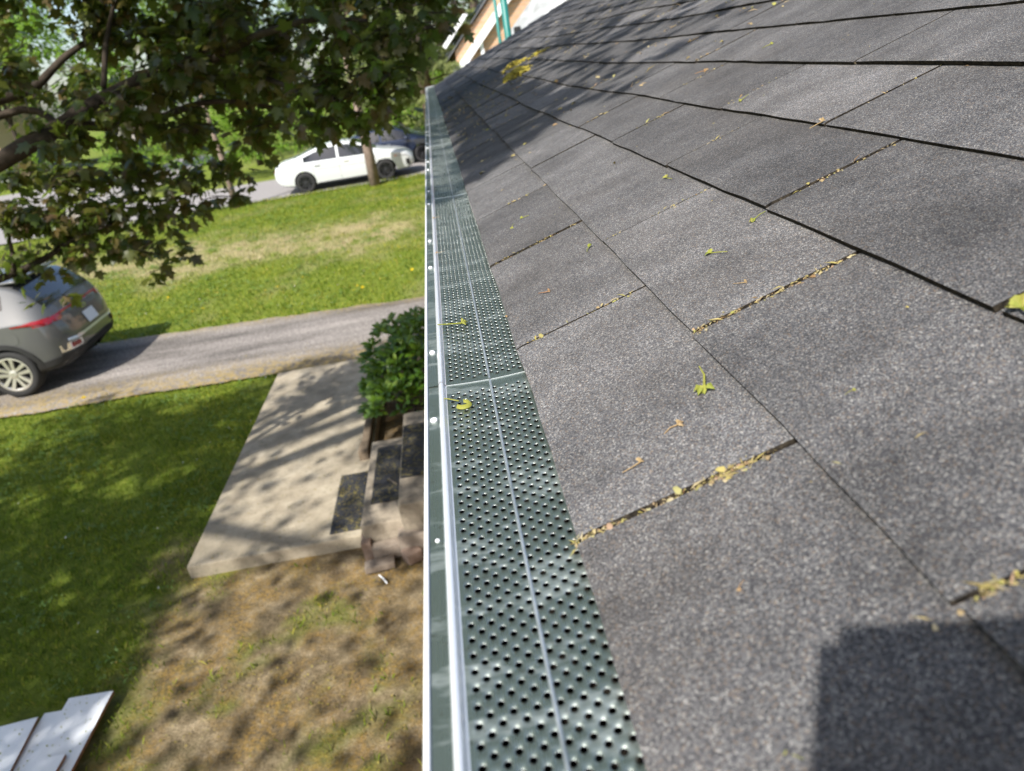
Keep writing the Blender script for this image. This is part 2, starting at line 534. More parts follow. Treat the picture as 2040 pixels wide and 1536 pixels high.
# ------------------------------------------------------------------ ground, drive, street, path
def yard(x, y):
    """grass amount, dryness"""
    n1 = fbm(x, y, 0.9, 4, 3.1); n2 = fbm(x, y, 2.6, 4, 9.7); n3 = fbm(x, y, 0.5, 3, 5.5)
    bound = -2.75 + 0.55 * n1
    g = sstep(bound + 0.75, bound - 0.55, x + 0.45 * n2)
    if y > 4.9 and x < -2.5: g = max(g, sstep(-0.5, 0.3, n2 + 0.55) * sstep(4.7, 5.6, y + 0.5 * n1))
    if y > 8.4: g = max(g, sstep(8.3, 8.8, y))
    if x > -2.9 and y < 4.9:
        g = max(g, 0.04 + 0.50 * sstep(0.05, 0.6, n2) * sstep(-0.5, 0.4, n1 + 0.2))
    if x > -1.4 and 4.4 < y < 9: g *= 0.2
    d = 0.0
    if y > 11:
        yy = y + 0.13 * x + 1.0 * n3
        d = sstep(14.2, 15.6, yy) * sstep(19.6, 17.4, yy) * (0.62 + 0.80 * n2) * sstep(0.5, -2.0, x)
        d = max(d, 0.28 * sstep(0.05, 0.6, n3 + 0.4 * n1))
    d = min(1, max(0, d))
    return g, d
xs = np.concatenate([np.array([-200, -120, -70, -45, -30, -22]), np.arange(-18, -7, 0.35), np.arange(-7, 0.6, 0.085), np.array([1, 2, 4, 8, 15, 30, 60, 120, 200])])
ys = np.concatenate([np.array([-120, -50, -20, -8, -3, 0, 1.2]), np.arange(2, 9.5, 0.085), np.arange(9.6, 28, 0.3), np.array([29, 31, 34, 38, 45, 60, 90, 140, 220, 300])])
GX, GY = len(xs), len(ys)
V = []; C = []
for y in ys:
    for x in xs:
        near = -8 < x < 1 and 1 < y < 28
        z = 0.008 * fbm(x, y, 1.4, 4, 1.0) if near else 0.0
        if y > 24.7: z -= 0.07
        V.append((x, y, z - 0.012)); g, d = yard(x, y); C.append((g, d, 0, 1))
F = [(j * GX + i, j * GX + i + 1, (j + 1) * GX + i + 1, (j + 1) * GX + i) for j in range(GY - 1) for i in range(GX - 1)]
me = fast_mesh('ground', V, F, 'ground', True)
ca = me.color_attributes.new('yard', 'FLOAT_COLOR', 'POINT')
ca.data.foreach_set('color', np.asarray(C, dtype=np.float32).ravel())
tag(link(bpy.data.objects.new('ground', me)), 'yard ground of bare soil and turf below the eave', kind='structure')

def ribbon(name, edge_a, edge_b, z, mat, n=160, nv=8, jit=0.05, amp=0.0):
    """sheet between two edge lines, uneven edges, 'edge' attribute near the second edge"""
    V = []; E = []
    for i in range(n + 1):
        t = i / n
        a = Vector(edge_a[0]).lerp(Vector(edge_a[1]), t); b = Vector(edge_b[0]).lerp(Vector(edge_b[1]), t)
        for j in range(nv + 1):
            s = j / nv
            p = a.lerp(b, s)
            k = (jit * fbm(p.x, p.y, 1.8, 3, 2.2) + 0.5 * jit * fbm(p.x, p.y, 7.0, 3, 6.2)) * (1 if j in (0, nv) else 0)
            V.append((p.x, p.y + k, z + amp * fbm(p.x, p.y, 0.8, 3, 8.0)))
            E.append(max(sstep(0.62, 1.0, s), 0.65 * sstep(0.12, 0.0, s)))
    F = [(i * (nv + 1) + j, (i + 1) * (nv + 1) + j, (i + 1) * (nv + 1) + j + 1, i * (nv + 1) + j + 1) for i in range(n) for j in range(nv)]
    me = fast_mesh(name, V, F, mat)
    at = me.attributes.new('edge', 'FLOAT', 'POINT'); at.data.foreach_set('value', np.asarray(E, dtype=np.float32))
    return link(bpy.data.objects.new(name, me))
o = ribbon('driveway', ((-26, 13.6), (0.4, 10.95)), ((-26, 9.75), (0.4, 8.72)), 0.022, 'drive', 700, 12, 0.05)
if o.data.polygons[0].normal.z < 0: o.data.flip_normals()
tag(o, 'worn grey gravelly driveway crossing the lawn', kind='structure')
o = ribbon('street', ((-70, 30.6), (30, 30.6)), ((-70, 25.1), (30, 25.1)), -0.035, 'street', 60, 4, 0.05)
if o.data.polygons[0].normal.z < 0: o.data.flip_normals()
tag(o, 'pale asphalt street beyond the lawn', kind='structure')
o = MB()
o.box(-2.56, -1.165, 4.755, 8.62, -0.06, 0.10, bev=0.012)
o = o.build('path', 'concrete')
tag(o, 'weathered concrete path slab beside the steps', kind='structure')

# ------------------------------------------------------------------ house with shingled roof
EXPO = 0.1485; TABW = 0.332; XR = 0.040; ZR = 3.114
Y_NEAR, Y_FAR = -0.65, 9.42; NC = 26
def theta(D):
    return R(19.5 + 2.4 * sstep(1.6, 9.0, D))
def roofP(e, D, n=0.0):
    th = theta(D)
    wv = 0.006 * fbm(e, D, 0.9, 2, 4.4) * sstep(1.0, 2.5, D) + 0.012 * sstep(1.5, 6, D) * mnoise.noise(Vector((D * 0.55, e * 0.3, 2.0)))
    n = n + wv
    return Vector((XR + e * math.cos(th) - n * math.sin(th), D, ZR + e * math.sin(th) + n * math.cos(th)))
house = empty('house', (1.0, 4.5, 0))
tag(house, 'single storey house with grey asphalt shingle roof above the white gutter', 'house')
house_inv = Matrix.Translation((-1.0, -4.5, 0))
def hv(V): return [(x - 1.0, y - 4.5, z) for x, y, z in V]
# roof deck (underlay below the tabs)
es = np.linspace(-0.004, NC * EXPO, 14); Ds = np.linspace(Y_NEAR, Y_FAR, 60)
V = [tuple(roofP(e, D, -0.0165)) for D in Ds for e in es] + [tuple(roofP(e, D, -0.038)) for D in Ds for e in es]
ne = len(es); nd = len(Ds); b = ne * nd
F = [(j * ne + i, j * ne + i + 1, (j + 1) * ne + i + 1, (j + 1) * ne + i) for j in range(nd - 1) for i in range(ne - 1)]
F += [tuple(reversed([k + b for k in f])) for f in F]
for j in range(nd - 1):
    F.append((j * ne, (j + 1) * ne, b + (j + 1) * ne, b + j * ne)); F.append((j * ne + ne - 1, b + j * ne + ne - 1, b + (j + 1) * ne + ne - 1, (j + 1) * ne + ne - 1))
for i in range(ne - 1):
    F.append((i, b + i, b + i + 1, i + 1)); k = (nd - 1) * ne; F.append((k + i, k + i + 1, b + k + i + 1, b + k + i))
roof = bpy.data.objects.new('roof', mesh_from('roof', hv(V), F, ['roof_felt']))
link(roof, house)
# tab shapes: top grid with uneven edge, butt and side faces; local x along the eave, y upslope, z normal
def tab_shape(w, seed, nx=6, L=EXPO + 0.052):
    rn = random.Random(seed)
    V = []; F = []; M = []
    T0, T1 = 0.0, -0.0076      # top surface height at butt and at upper end
    TH = 0.0050
    bow = rn.uniform(-0.0015, 0.0015)
    lift = [rn.uniform(-0.0006, 0.0010) for _ in range(nx + 1)]
    for j, s in enumerate((0.0, 0.035, 1.0)):
        for i in range(nx + 1):
            u = i / nx - 0.5
            jx = rn.uniform(-0.0006, 0.0006) if i in (0, nx) else 0
            jy = (rn.uniform(-0.0008, 0.0008) + bow * (1 - 4 * u * u)) if j == 0 else 0
            zz = T0 + (T1 - T0) * s + lift[i] * (1 - s) + (-0.0009 if j == 0 else 0)
            V.append((u * w + jx, s * L + jy, zz))
    n1 = nx + 1
    for j in range(2):
        for i in range(nx):
            F.append((j * n1 + i, j * n1 + i + 1, (j + 1) * n1 + i + 1, (j + 1) * n1 + i)); M.append(0)
    b = len(V)
    for i in range(nx + 1):      # butt bottom
        x, y, z = V[i]; V.append((x, y + 0.0012, z - TH))
    for i in range(nx):
        F.append((b + i, b + i + 1, i + 1, i)); M.append(1)
    c = len(V)
    V.append((-w / 2, L, T1 - TH)); V.append((w / 2, L, T1 - TH))
    F.append((0, n1, 2 * n1, c, b)); M.append(1)
    F.append((nx, b + nx, c + 1, 3 * n1 - 1, n1 + nx)); M.append(1)
    return V, F, M
VARIANTS = [tab_shape(TABW, 50 + k) for k in range(10)]
VMESH = [mesh_from('shingle', v, f, ['shingle', 'shingle_edge'], mm) for v, f, mm in VARIANTS]
def cam_xy(P):
    d = Vector(P) - Vector((0, 0, CAM_Z)); z = d.dot(fwd)
    if z < 0.05: return None
    return 1020 + 1416 * d.dot(right) / z, 768 - 1416 * d.dot(up) / z, z
tabs = []; SLOTS = []
for k in range(NC):
    off = 0.362 if k % 2 == 0 else 0.362 + TABW / 2 + 0.016
    off += {2: 0.022, 3: -0.01, 4: 0.03}.get(k, 0.02 * math.sin(k * 2.1))
    j0 = math.floor((Y_NEAR - off) / TABW); j1 = math.ceil((Y_FAR - off) / TABW)
    line = [off + j * TABW + 0.005 * math.sin(j * 3.3 + k * 1.7) for j in range(j0, j1 + 1)]
    gap = [random.choice((0.0012, 0.0020, 0.0030, 0.0042, 0.0055)) for _ in line]
    for i_, y_ in enumerate(line):
        for kk, yy, gg in ((0, 0.362, 0.0058), (0, 0.694, 0.0062), (0, 1.026, 0.0072), (1, 0.544, 0.0060), (1, 0.212, 0.0062), (1, 0.876, 0.0036), (2, 0.716, 0.0052), (2, 0.384, 0.0060), (2, 1.05, 0.0050), (3, 0.867, 0.004), (3, 1.2, 0.006), (4, 1.05, 0.0045), (4, 1.71, 0.0055)):
            if kk == k and abs(y_ - yy) < 0.06: line[i_] = yy; gap[i_] = gg
    SLOTS += [(k, y_) for y_ in line]
    for i_ in range(len(line) - 1):
        a = line[i_] + gap[i_] / 2; b_ = line[i_ + 1] - gap[i_ + 1] / 2
        D = (a + b_) / 2
        if a < Y_NEAR - 0.3 or D > Y_FAR - 0.02: continue
        c = roofP((k + 0.5) * EXPO, D)
        q = cam_xy(c)
        vis = q is not None and -150 < q[0] < 2250 and -180 < q[1] < 1900
        tabs.append((k, D, (1.0 / q[2] ** 2) if vis else 0.0, b_ - a))
tabs.sort(key=lambda t: -t[2])
fieldV = []; fieldF = []; fieldM = []
for idx, (k, D, wgt, a) in enumerate(tabs):
    e0 = k * EXPO + random.uniform(-0.0012, 0.0012)
    p0 = roofP(e0, D, 0.0); px = roofP(e0, D + 0.1, 0.0); py = roofP(e0 + 0.15, D, 0.0)
    ax = (px - p0).normalized(); ay = (py - p0).normalized(); az = ax.cross(ay)
    if az.z < 0: az = -az
    ax = -ax   # local x towards the near end keeps a right-handed frame
    az = ax.cross(ay)
    if az.z < 0: ax = -ax; az = ax.cross(ay)
    Mx = Matrix(((ax.x, ay.x, az.x, p0.x), (ax.y, ay.y, az.y, p0.y), (ax.z, ay.z, az.z, p0.z), (0, 0, 0, 1)))
    Mx = Mx @ Matrix.Rotation(random.uniform(-0.002, 0.002), 4, 'Z') @ Matrix.Translation((0, 0, random.uniform(-0.0003, 0.0010))) @ Matrix.Diagonal((a / TABW, 1, 1, 1))
    vi = random.randrange(len(VARIANTS))
    if idx < 300 and wgt > 0:
        o = bpy.data.objects.new('shingle', VMESH[vi]); link(o, roof)
        o.matrix_local = house_inv @ Mx
    else:
        v, f, mm = VARIANTS[vi]
        b = len(fieldV); fieldV += [tuple(house_inv @ Mx @ Vector(q)) for q in v]; fieldF += [tuple(i + b for i in ff) for ff in f]; fieldM += mm
o = bpy.data.objects.new('shingle_field', mesh_from('shingle_field', fieldV, fieldF, ['shingle', 'shingle_edge'], fieldM)); link(o, roof); o['kind'] = 'stuff'
# fascia, soffit, wall and rear slope so that the house stands from any side
m_ = MB(); m_.box(0.078, 0.098, Y_NEAR, Y_FAR - 0.06, 2.93, 3.085); o = m_.build('fascia', 'white_enamel', house); o.location = (-1, -4.5, 0)
m_ = MB(); m_.box(0.098, 0.50, Y_NEAR, Y_FAR - 0.06, 2.932, 2.95); o = m_.build('soffit', 'white_siding', house); o.location = (-1, -4.5, 0)
m_ = MB(); m_.box(0.50, 7.0, Y_NEAR + 0.1, Y_FAR - 0.35, 0.0, 2.93)
o = m_.build('wall', 'brick', house); o.location = (-1, -4.5, 0)
RX = roofP(NC * EXPO, 4).x; RZ = roofP(NC * EXPO, 4).z
m_ = MB()
m_.add([(RX - 0.05, Y_NEAR, RZ - 0.05), (RX - 0.05, Y_FAR, RZ + 0.07), (7.4, Y_FAR, 2.98), (7.4, Y_NEAR, 2.98)], [(0, 3, 2, 1)])
o = m_.build('rear_slope', 'grey_roofing', house); o.location = (-1, -4.5, 0)
m_ = MB()
m_.add([(0.12, Y_FAR - 0.36, 2.93), (7.3, Y_FAR - 0.36, 2.93), (RX, Y_FAR - 0.36, RZ - 0.06)], [(0, 1, 2)])
o = m_.build('gable', 'white_siding', house); o.location = (-1, -4.5, 0)

# ------------------------------------------------------------------ gutter and its perforated guard panels
GZ = 3.107
gut = empty('gutter', (0.01, 4.4, GZ))
tag(gut, 'white aluminium eave gutter running along the roof edge', 'gutter')
m_ = MB()
prof = [(0.074, 0.010), (0.074, -0.085), (0.066, -0.092), (0.0, -0.092), (-0.012, -0.085), (-0.024, -0.060), (-0.048, -0.040), (-0.0575, -0.022), (-0.0590, -0.006), (-0.0588, 0.0005), (-0.0578, 0.0028), (-0.0562, 0.0032), (-0.0551, 0.0022), (-0.0549, -0.004)]
m_.sweep(prof, Y_NEAR, Y_FAR + 0.02)
o = m_.build('trough', 'white_enamel', gut, True); o.location = (-0.01, -4.4, 0)
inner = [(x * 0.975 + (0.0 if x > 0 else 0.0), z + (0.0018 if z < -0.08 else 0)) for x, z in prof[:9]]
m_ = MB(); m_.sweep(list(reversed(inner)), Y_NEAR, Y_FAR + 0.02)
o = m_.build('shade_lining', 'trough_shade', gut); o.location = (-0.01, -4.4, 0)  # added dark sheet, seen through the holes as shade
m_ = MB(); m_.add([(x, Y_FAR + 0.02, z) for x, z in prof[:11]], [tuple(range(11))]); 
o = m_.build('end_cap', 'white_enamel', gut); o.location = (-0.01, -4.4, 0)

PC, PR = 0.0059, 0.0114
BEADX = 0.0069; HX0 = BEADX - 7 * PC; NCOL = 13
ANG12 = []
ca_ = math.atan2(PR / 2, PC / 2)
for base in (0, math.pi):
    ANG12 += [base + 0, base + 0.56, base + ca_, base + math.pi / 2, base + math.pi - ca_, base + math.pi - 0.56]
ANG8 = []
for base in (0, math.pi):
    ANG8 += [base + 0, base + ca_, base + math.pi / 2, base + math.pi - ca_]
def rect_hit(an):
    c, s = math.cos(an), math.sin(an)
    t = min((PC / 2) / abs(c) if abs(c) > 1e-6 else 9, (PR / 2) / abs(s) if abs(s) > 1e-6 else 9)
    return c * t, s * t
def cell(ANG, funnel):
    n = len(ANG); V = []; F = []
    for an in ANG: V.append((*rect_hit(an), 0.0))
    rings = [(0.00215, 0.0)]
    if funnel: rings += [(0.00213, -0.00005), (0.00203, -0.00018)]
    for r, z in rings:
        for an in ANG: V.append((r * math.cos(an), r * math.sin(an), z))
    for k in range(len(rings)):
        for i in range(n):
            j = (i + 1) % n
            F.append((k * n + i, k * n + j, (k + 1) * n + j, (k + 1) * n + i))
    return np.array(V), np.array(F)
CELL12 = cell(ANG12, True); CELL8 = cell(ANG8, True)
def gz(x):     # cross fall of the guard
    return -0.0011 * (1 - ((x - 0.003) / 0.038) ** 2) + 0.018 * max(0, x - 0.01)
FLANGE = [(-0.0549, 0.0006), (-0.0540, 0.0014), (-0.0452, 0.0014), (-0.0443, 0.0022), (-0.0433, 0.0040), (-0.0420, 0.0049), (-0.0404, 0.0048), (-0.0392, 0.0034), (-0.0384, 0.0010), (-0.0368, 0.0000)]
seams = [-0.45, 0.648, 1.712, 2.85, 3.95, 5.05, 6.15, 7.25, 8.35, Y_FAR - 0.01]
screws = [0.23 - 0.28, 0.575, 0.739, 1.098, 1.279, 1.644, 1.818, 2.20, 2.387, 2.786, 2.947]
y_ = 3.3
while y_ < 9.3:
    screws += [y_, y_ + 0.16]; y_ += 0.55
names = ['with green flower sprigs, nearest the photographer', 'second from the photographer, between the two nearest seams', 'third from the photographer, behind the bright seam', 'fourth from the photographer, beginning at the dark seam', 'fifth from the photographer', 'sixth from the photographer', 'seventh from the photographer', 'eighth from the photographer', 'at the far end of the gutter']
def dome_screw():
    m = MB()
    n = 14; V = []; F = []
    prof = [(0.0034, 0.0), (0.0034, 0.0008), (0.0031, 0.0016), (0.0022, 0.0024), (0.0009, 0.0028)]
    for r, z in prof:
        for k in range(n):
            V.append((r * math.cos(2 * math.pi * k / n), r * math.sin(2 * math.pi * k / n), z))
    for i in range(len(prof) - 1):
        for k in range(n):
            F.append((i * n + k, i * n + (k + 1) % n, (i + 1) * n + (k + 1) % n, (i + 1) * n + k))
    F.append(tuple(range((len(prof) - 1) * n, len(prof) * n)))
    m.add(V, F)
    m.box(-0.0024, 0.0024, -0.0004, 0.0004, 0.0024, 0.00285)
    return mesh_from('screw', m.V, m.F, ['white_enamel'], None, True)
SCREW = dome_screw()
for pi in range(len(seams) - 1):
    a, b = seams[pi], seams[pi + 1]
    g = empty('gutter_guard', (0, a, GZ))
    tag(g, 'perforated aluminium gutter guard panel ' + names[pi], 'gutter guard', 'perforated gutter guard panels laid end to end')
    lift = 0.0007                      # each panel laps over the end of the one before it
    b2 = b + 0.006
    def zz(y): return lift * max(0.0, 1 - (y - a) / 0.10) if pi else 0.0
    Vs = []; Fs = []; nb = 0
    # perforated field
    def put(cellVF, r0, r1):
        global _dummy
        cv, cf = cellVF
        pos = []
        for c in range(NCOL):
            for r in range(r0, r1):
                x = HX0 + (c + 0.5) * PC; y = a + 0.006 + (r + 0.5) * PR + (PR / 2 if c % 2 else 0)
                pos.append((x, y))
        if not pos: return None
        P = np.array(pos)
        Vv = np.repeat(cv[None], len(P), 0).copy()
        Vv[:, :, 0] += P[:, 0:1]; Vv[:, :, 1] += P[:, 1:2]
        X = Vv[:, :, 0]
        Vv[:, :, 2] += -0.0011 * (1 - ((X - 0.003) / 0.038) ** 2) + 0.018 * np.maximum(0, X - 0.01)
        Yl = Vv[:, :, 1] - a
        if pi: Vv[:, :, 2] += lift * np.maximum(0, 1 - Yl / 0.10)
        Vv[:, :, 1] -= a
        Ff = (cf[None] + (np.arange(len(P)) * len(cv))[:, None, None]).reshape(-1, 4)
        nseg = len(cf) // 3
        rim = np.tile((np.arange(len(cf)) >= nseg).astype(np.int32), len(P))
        return Vv.reshape(-1, 3), Ff, rim
    nrow = int((b - a - 0.012) / PR) - 1
    blocks = []
    def row_of(y): return max(0, min(nrow, int((y - a - 0.006) / PR)))
    if a < 4.5:
        r1, r2, r3 = row_of(0.12), row_of(1.75), row_of(4.6)
        for c_, q0, q1 in ((CELL8, 0, r1), (CELL12, r1, r2), (CELL8, r2, r3)):
            if q1 > q0:
                t = put(c_, q0, q1)
                if t: blocks.append(t)
        last = a + 0.006 + r3 * PR
    else:
        last = a
    off = 0
    Rm_ = []
    for v, f, rm in blocks:
        Vs.append(v); Fs.append(f + off); Rm_.append(rm); off += len(v)
    if Vs:
        o = bpy.data.objects.new('perforated_sheet', fast_mesh('perforated_sheet', np.concatenate(Vs), np.concatenate(Fs), 'guard')); link(o, g)
        o.data.materials.append(MAT['punched_rim']); o.data.polygons.foreach_set('material_index', np.concatenate(Rm_))
    # plain strips: lead-in fillers, tail, right-hand tongue under the shingles, front flange
    m_ = MB()
    HX1 = HX0 + NCOL * PC
    def strip(x0, x1, y0, y1, nx=6, ny=1):
        V = []; F = []
        for j in range(ny + 1):
            y = y0 + (y1 - y0) * j / ny
            for i in range(nx + 1):
                x = x0 + (x1 - x0) * i / nx; V.append((x, y - a, gz(x) + zz(y)))
        for j in range(ny):
            for i in range(nx): F.append((j * (nx + 1) + i, j * (nx + 1) + i + 1, (j + 1) * (nx + 1) + i + 1, (j + 1) * (nx + 1) + i))
        m_.add(V, F)
    if blocks:
        strip(HX0, HX1, a, a + 0.006, 8)
        for c in range(1, NCOL, 2): strip(HX0 + c * PC, HX0 + (c + 1) * PC, a + 0.006, a + 0.006 + PR / 2, 1)
        for c in range(0, NCOL, 2): strip(HX0 + c * PC, HX0 + (c + 1) * PC, last, last + PR / 2, 1)
        strip(HX0, HX1, last + PR / 2, b2, 8)
    else:
        strip(HX0, HX1, a, b2, 10, 4)
    strip(HX1, 0.070, a, b2, 4, 4)
    strip(-0.0368, HX0, a, b2, 1, 4)
    m_.build('margin', 'guard', g)
    m_ = MB()
    for y0, y1 in ((a, a + 0.1), (a + 0.1, b2)):
        Vq = [(x, y0 - a, z + zz(y0)) for x, z in FLANGE[:4]] + [(x, y1 - a, z + zz(y1)) for x, z in FLANGE[:4]]
        m_.add(Vq, [(i, i + 1, i + 5, i + 4) for i in range(3)])
    m_.build('front_flange', 'guard', g)
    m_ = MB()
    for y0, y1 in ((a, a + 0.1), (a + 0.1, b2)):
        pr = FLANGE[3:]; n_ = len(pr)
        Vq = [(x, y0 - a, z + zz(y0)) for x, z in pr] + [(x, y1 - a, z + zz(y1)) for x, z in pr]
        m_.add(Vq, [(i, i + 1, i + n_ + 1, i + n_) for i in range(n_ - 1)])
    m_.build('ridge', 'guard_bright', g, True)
    m_ = MB()
    for y0, y1 in ((a, a + 0.1), (a + 0.1, b2)):
        pr = [(BEADX + 0.0012 * math.cos(t), 0.0011 * math.sin(t)) for t in np.linspace(math.pi, 0, 7)]
        Vq = [(x, y0 - a, gz(BEADX) + z + zz(y0)) for x, z in pr] + [(x, y1 - a, gz(BEADX) + z + zz(y1)) for x, z in pr]
        m_.add(Vq, [(i, i + 1, i + 8, i + 7) for i in range(6)])
    m_.build('bead', 'bead_metal', g, True)
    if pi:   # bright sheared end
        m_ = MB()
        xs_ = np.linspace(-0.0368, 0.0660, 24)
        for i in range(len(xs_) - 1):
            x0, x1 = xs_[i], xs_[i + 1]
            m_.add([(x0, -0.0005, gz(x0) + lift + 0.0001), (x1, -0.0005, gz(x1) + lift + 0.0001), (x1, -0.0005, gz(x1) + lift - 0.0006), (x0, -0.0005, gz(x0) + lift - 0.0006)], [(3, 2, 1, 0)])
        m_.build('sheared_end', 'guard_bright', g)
    for s in screws:
        if a <= s < b:
            o = bpy.data.objects.new('screw', SCREW); link(o, g)
            o.location = (-0.0497, s - a, 0.0014); o.rotation_euler = (random.uniform(-0.25, 0.1), random.uniform(-0.15, 0.15), random.uniform(0, 3))
    if pi == 0:
        o = bpy.data.objects.new('rivet', SCREW); link(o, g); o.location = (-0.0492, 0.397 - a, 0.0012); o.scale = (0.5, 0.5, 0.6)

# ------------------------------------------------------------------ steps, mats, stones, timber, boards
def rough_block(name, x0, x1, y0, y1, z0, z1, mat, parent=None, bev=0.02, jit=0.004, rot=0.0, sub=3, amp=0.003):
    bm = bmesh.new()
    bmesh.ops.create_cube(bm, size=1)
    for v in bm.verts:
        v.co = Vector((v.co.x * (x1 - x0), v.co.y * (y1 - y0), v.co.z * (z1 - z0)))
        v.co += Vector([random.uniform(-jit, jit) for _ in range(3)])
    bmesh.ops.bevel(bm, geom=bm.edges[:], offset=bev, segments=2, affect='EDGES', profile=0.5)
    bmesh.ops.subdivide_edges(bm, edges=[e for e in bm.edges if e.calc_length() > 0.12], cuts=sub, use_grid_fill=True)
    sd_ = random.uniform(0, 50)
    for v in bm.verts:
        nn = v.normal if v.normal.length else Vector((0, 0, 1))
        v.co += nn * amp * mnoise.noise(v.co * 9 + Vector((sd_, 0, 0)))
    me = bpy.data.meshes.new(name); bm.to_mesh(me); bm.free()
    me.materials.append(MAT[mat])
    me.polygons.foreach_set('use_smooth', np.ones(len(me.polygons), dtype=bool))
    o = bpy.data.objects.new(name, me); o.location = ((x0 + x1) / 2, (y0 + y1) / 2, (z0 + z1) / 2); o.rotation_euler = (0, 0, rot)
    return link(o, parent)
st = empty('stone_steps', (-0.7, 5.3, 0))
tag(st, 'weathered concrete steps climbing from the path to the house', 'steps')
def stp(o): o.location = Vector(o.location) - Vector((-0.7, 5.3, 0)); return o
stp(rough_block('step', -1.125, -0.25, 4.62, 5.97, 0.02, 0.27, 'step_stone', st, 0.012))
stp(rough_block('step', -0.80, -0.05, 4.56, 6.10, 0.14, 0.44, 'step_stone', st, 0.012))
stp(rough_block('step', -0.47, 0.45, 4.5, 6.2, 0.30, 0.61, 'step_stone', st, 0.012))
stp(rough_block('base_block', -0.85, 0.3, 4.50, 4.63, 0.02, 0.20, 'grey_pink_stone', st, 0.012))
def make_mat(x0, x1, y0, y1, z, label):
    m = MB(); m.box(x0, x1, y0, y1, z, z + 0.010, bev=0.003)
    for k in range(9):
        yy = y0 + (y1 - y0) * (k + 0.5) / 9
        m.box(x0 + 0.012, x1 - 0.012, yy - 0.018, yy + 0.018, z + 0.0085, z + 0.0125, bev=0.0012)
    cx, cy = (x0 + x1) / 2, (y0 + y1) / 2
    m.V = [(a - cx, b - cy, c - z) for a, b, c in m.V]
    o = m.build('rubber_mat', 'rubber_mat'); o.location = (cx, cy, z)
    tag(o, label, 'mat', 'black rubber mats on the steps')
make_mat(-1.43, -1.178, 4.835, 5.72, 0.102, 'black rubber mat strewn with yellow pollen lying on the concrete path')
make_mat(-1.06, -0.835, 4.895, 5.80, 0.274, 'black rubber mat on the lower step')
make_mat(-0.785, -0.56, 4.93, 5.82, 0.444, 'black rubber mat on the upper step')
for (x0, x1, y0, y1, z0, z1, mt, rz, lb) in (
    (-1.06, -0.84, 4.50, 4.60, 0.0, 0.125, 'grey_pink_stone', 0.12, 'upper grey block leaning against the end of the steps'),
    (-1.13, -0.90, 4.38, 4.48, 0.0, 0.06, 'grey_pink_stone', 0.1, 'flat grey block on the soil in front of the steps'),
    (-1.145, -1.07, 4.54, 4.68, 0.0, 0.16, 'red_stone', 0.05, 'small brown brick standing at the corner of the steps'),
    (-0.83, -0.70, 4.40, 4.52, 0.0, 0.09, 'red_stone', 0.5, 'broken brown brick beside the grey blocks')):
    o = rough_block('loose_brick', x0, x1, y0, y1, z0, z1, mt, None, 0.006, 0.005, rz, 1, 0.002)
    tag(o, lb, 'brick', 'loose bricks at the foot of the steps')
o = rough_block('timber_edging', -1.275, -1.185, 5.95, 6.15, 0.0, 0.20, 'old_timber', None, 0.012, 0.008); tag(o, 'short dark timber stub beside the steps, nearer one', 'timber')
o = rough_block('timber_edging', -1.275, -1.19, 6.17, 7.9, 0.0, 0.17, 'old_timber', None, 0.012, 0.006); tag(o, 'weathered timber edging along the shrub bed', 'timber')
o = MB(); o.tube([(-1.02, 4.33, 0.012), (-0.98, 4.27, 0.016), (-0.955, 4.22, 0.012)], 0.006, 6); o = o.build('stick', 'white_paint'); tag(o, 'short white stick on the soil in front of the steps', 'stick')
o = MB(); o.tube([(-0.93, 5.22, 0.292), (-0.885, 5.14, 0.298), (-0.85, 5.10, 0.292)], 0.004, 6); o = o.build('stick', 'grey_pink_stone'); tag(o, 'thin pale twig lying on the lower step mat', 'stick')

def board(label, c, L, W, T, rz, z, tilt=0.0, tiltx=0.0):
    m = MB(); m.box(-W / 2, W / 2, -L, 0, 0, T, mi=1)
    m.add([(-W / 2, -L, T + 0.0015), (W / 2, -L, T + 0.0015), (W / 2, 0, T + 0.0015), (-W / 2, 0, T + 0.0015)], [(0, 1, 2, 3)], 0)
    m.add([(-W / 2, 0.001, 0.0), (W / 2, 0.001, 0.0), (W / 2, 0.001, T), (-W / 2, 0.001, T)], [(3, 2, 1, 0)], 0)
    o = m.build('board', ['white_paint', 'raw_wood']); o.location = (c[0], c[1], z); o.rotation_euler = (tilt, tiltx, rz)
    tag(o, label, 'board', 'white boards stacked on the grass')
board('white painted board on the right of the pile, reaching farthest up the lawn', (-2.828, 3.602), 1.3, 0.285, 0.022, R(-1.5), 0.05)
board('white painted board lying between the other boards, half covered', (-2.99, 3.54), 1.3, 0.235, 0.018, R(-2.0), 0.026)
board('white painted board on the left edge of the pile', (-3.30, 3.485), 1.3, 0.37, 0.018, R(4.0), 0.048, 0, R(-1.0))
board('narrow white board lying on top of the right hand board', (-2.845, 3.135), 0.8, 0.16, 0.020, R(-3.0), 0.082)

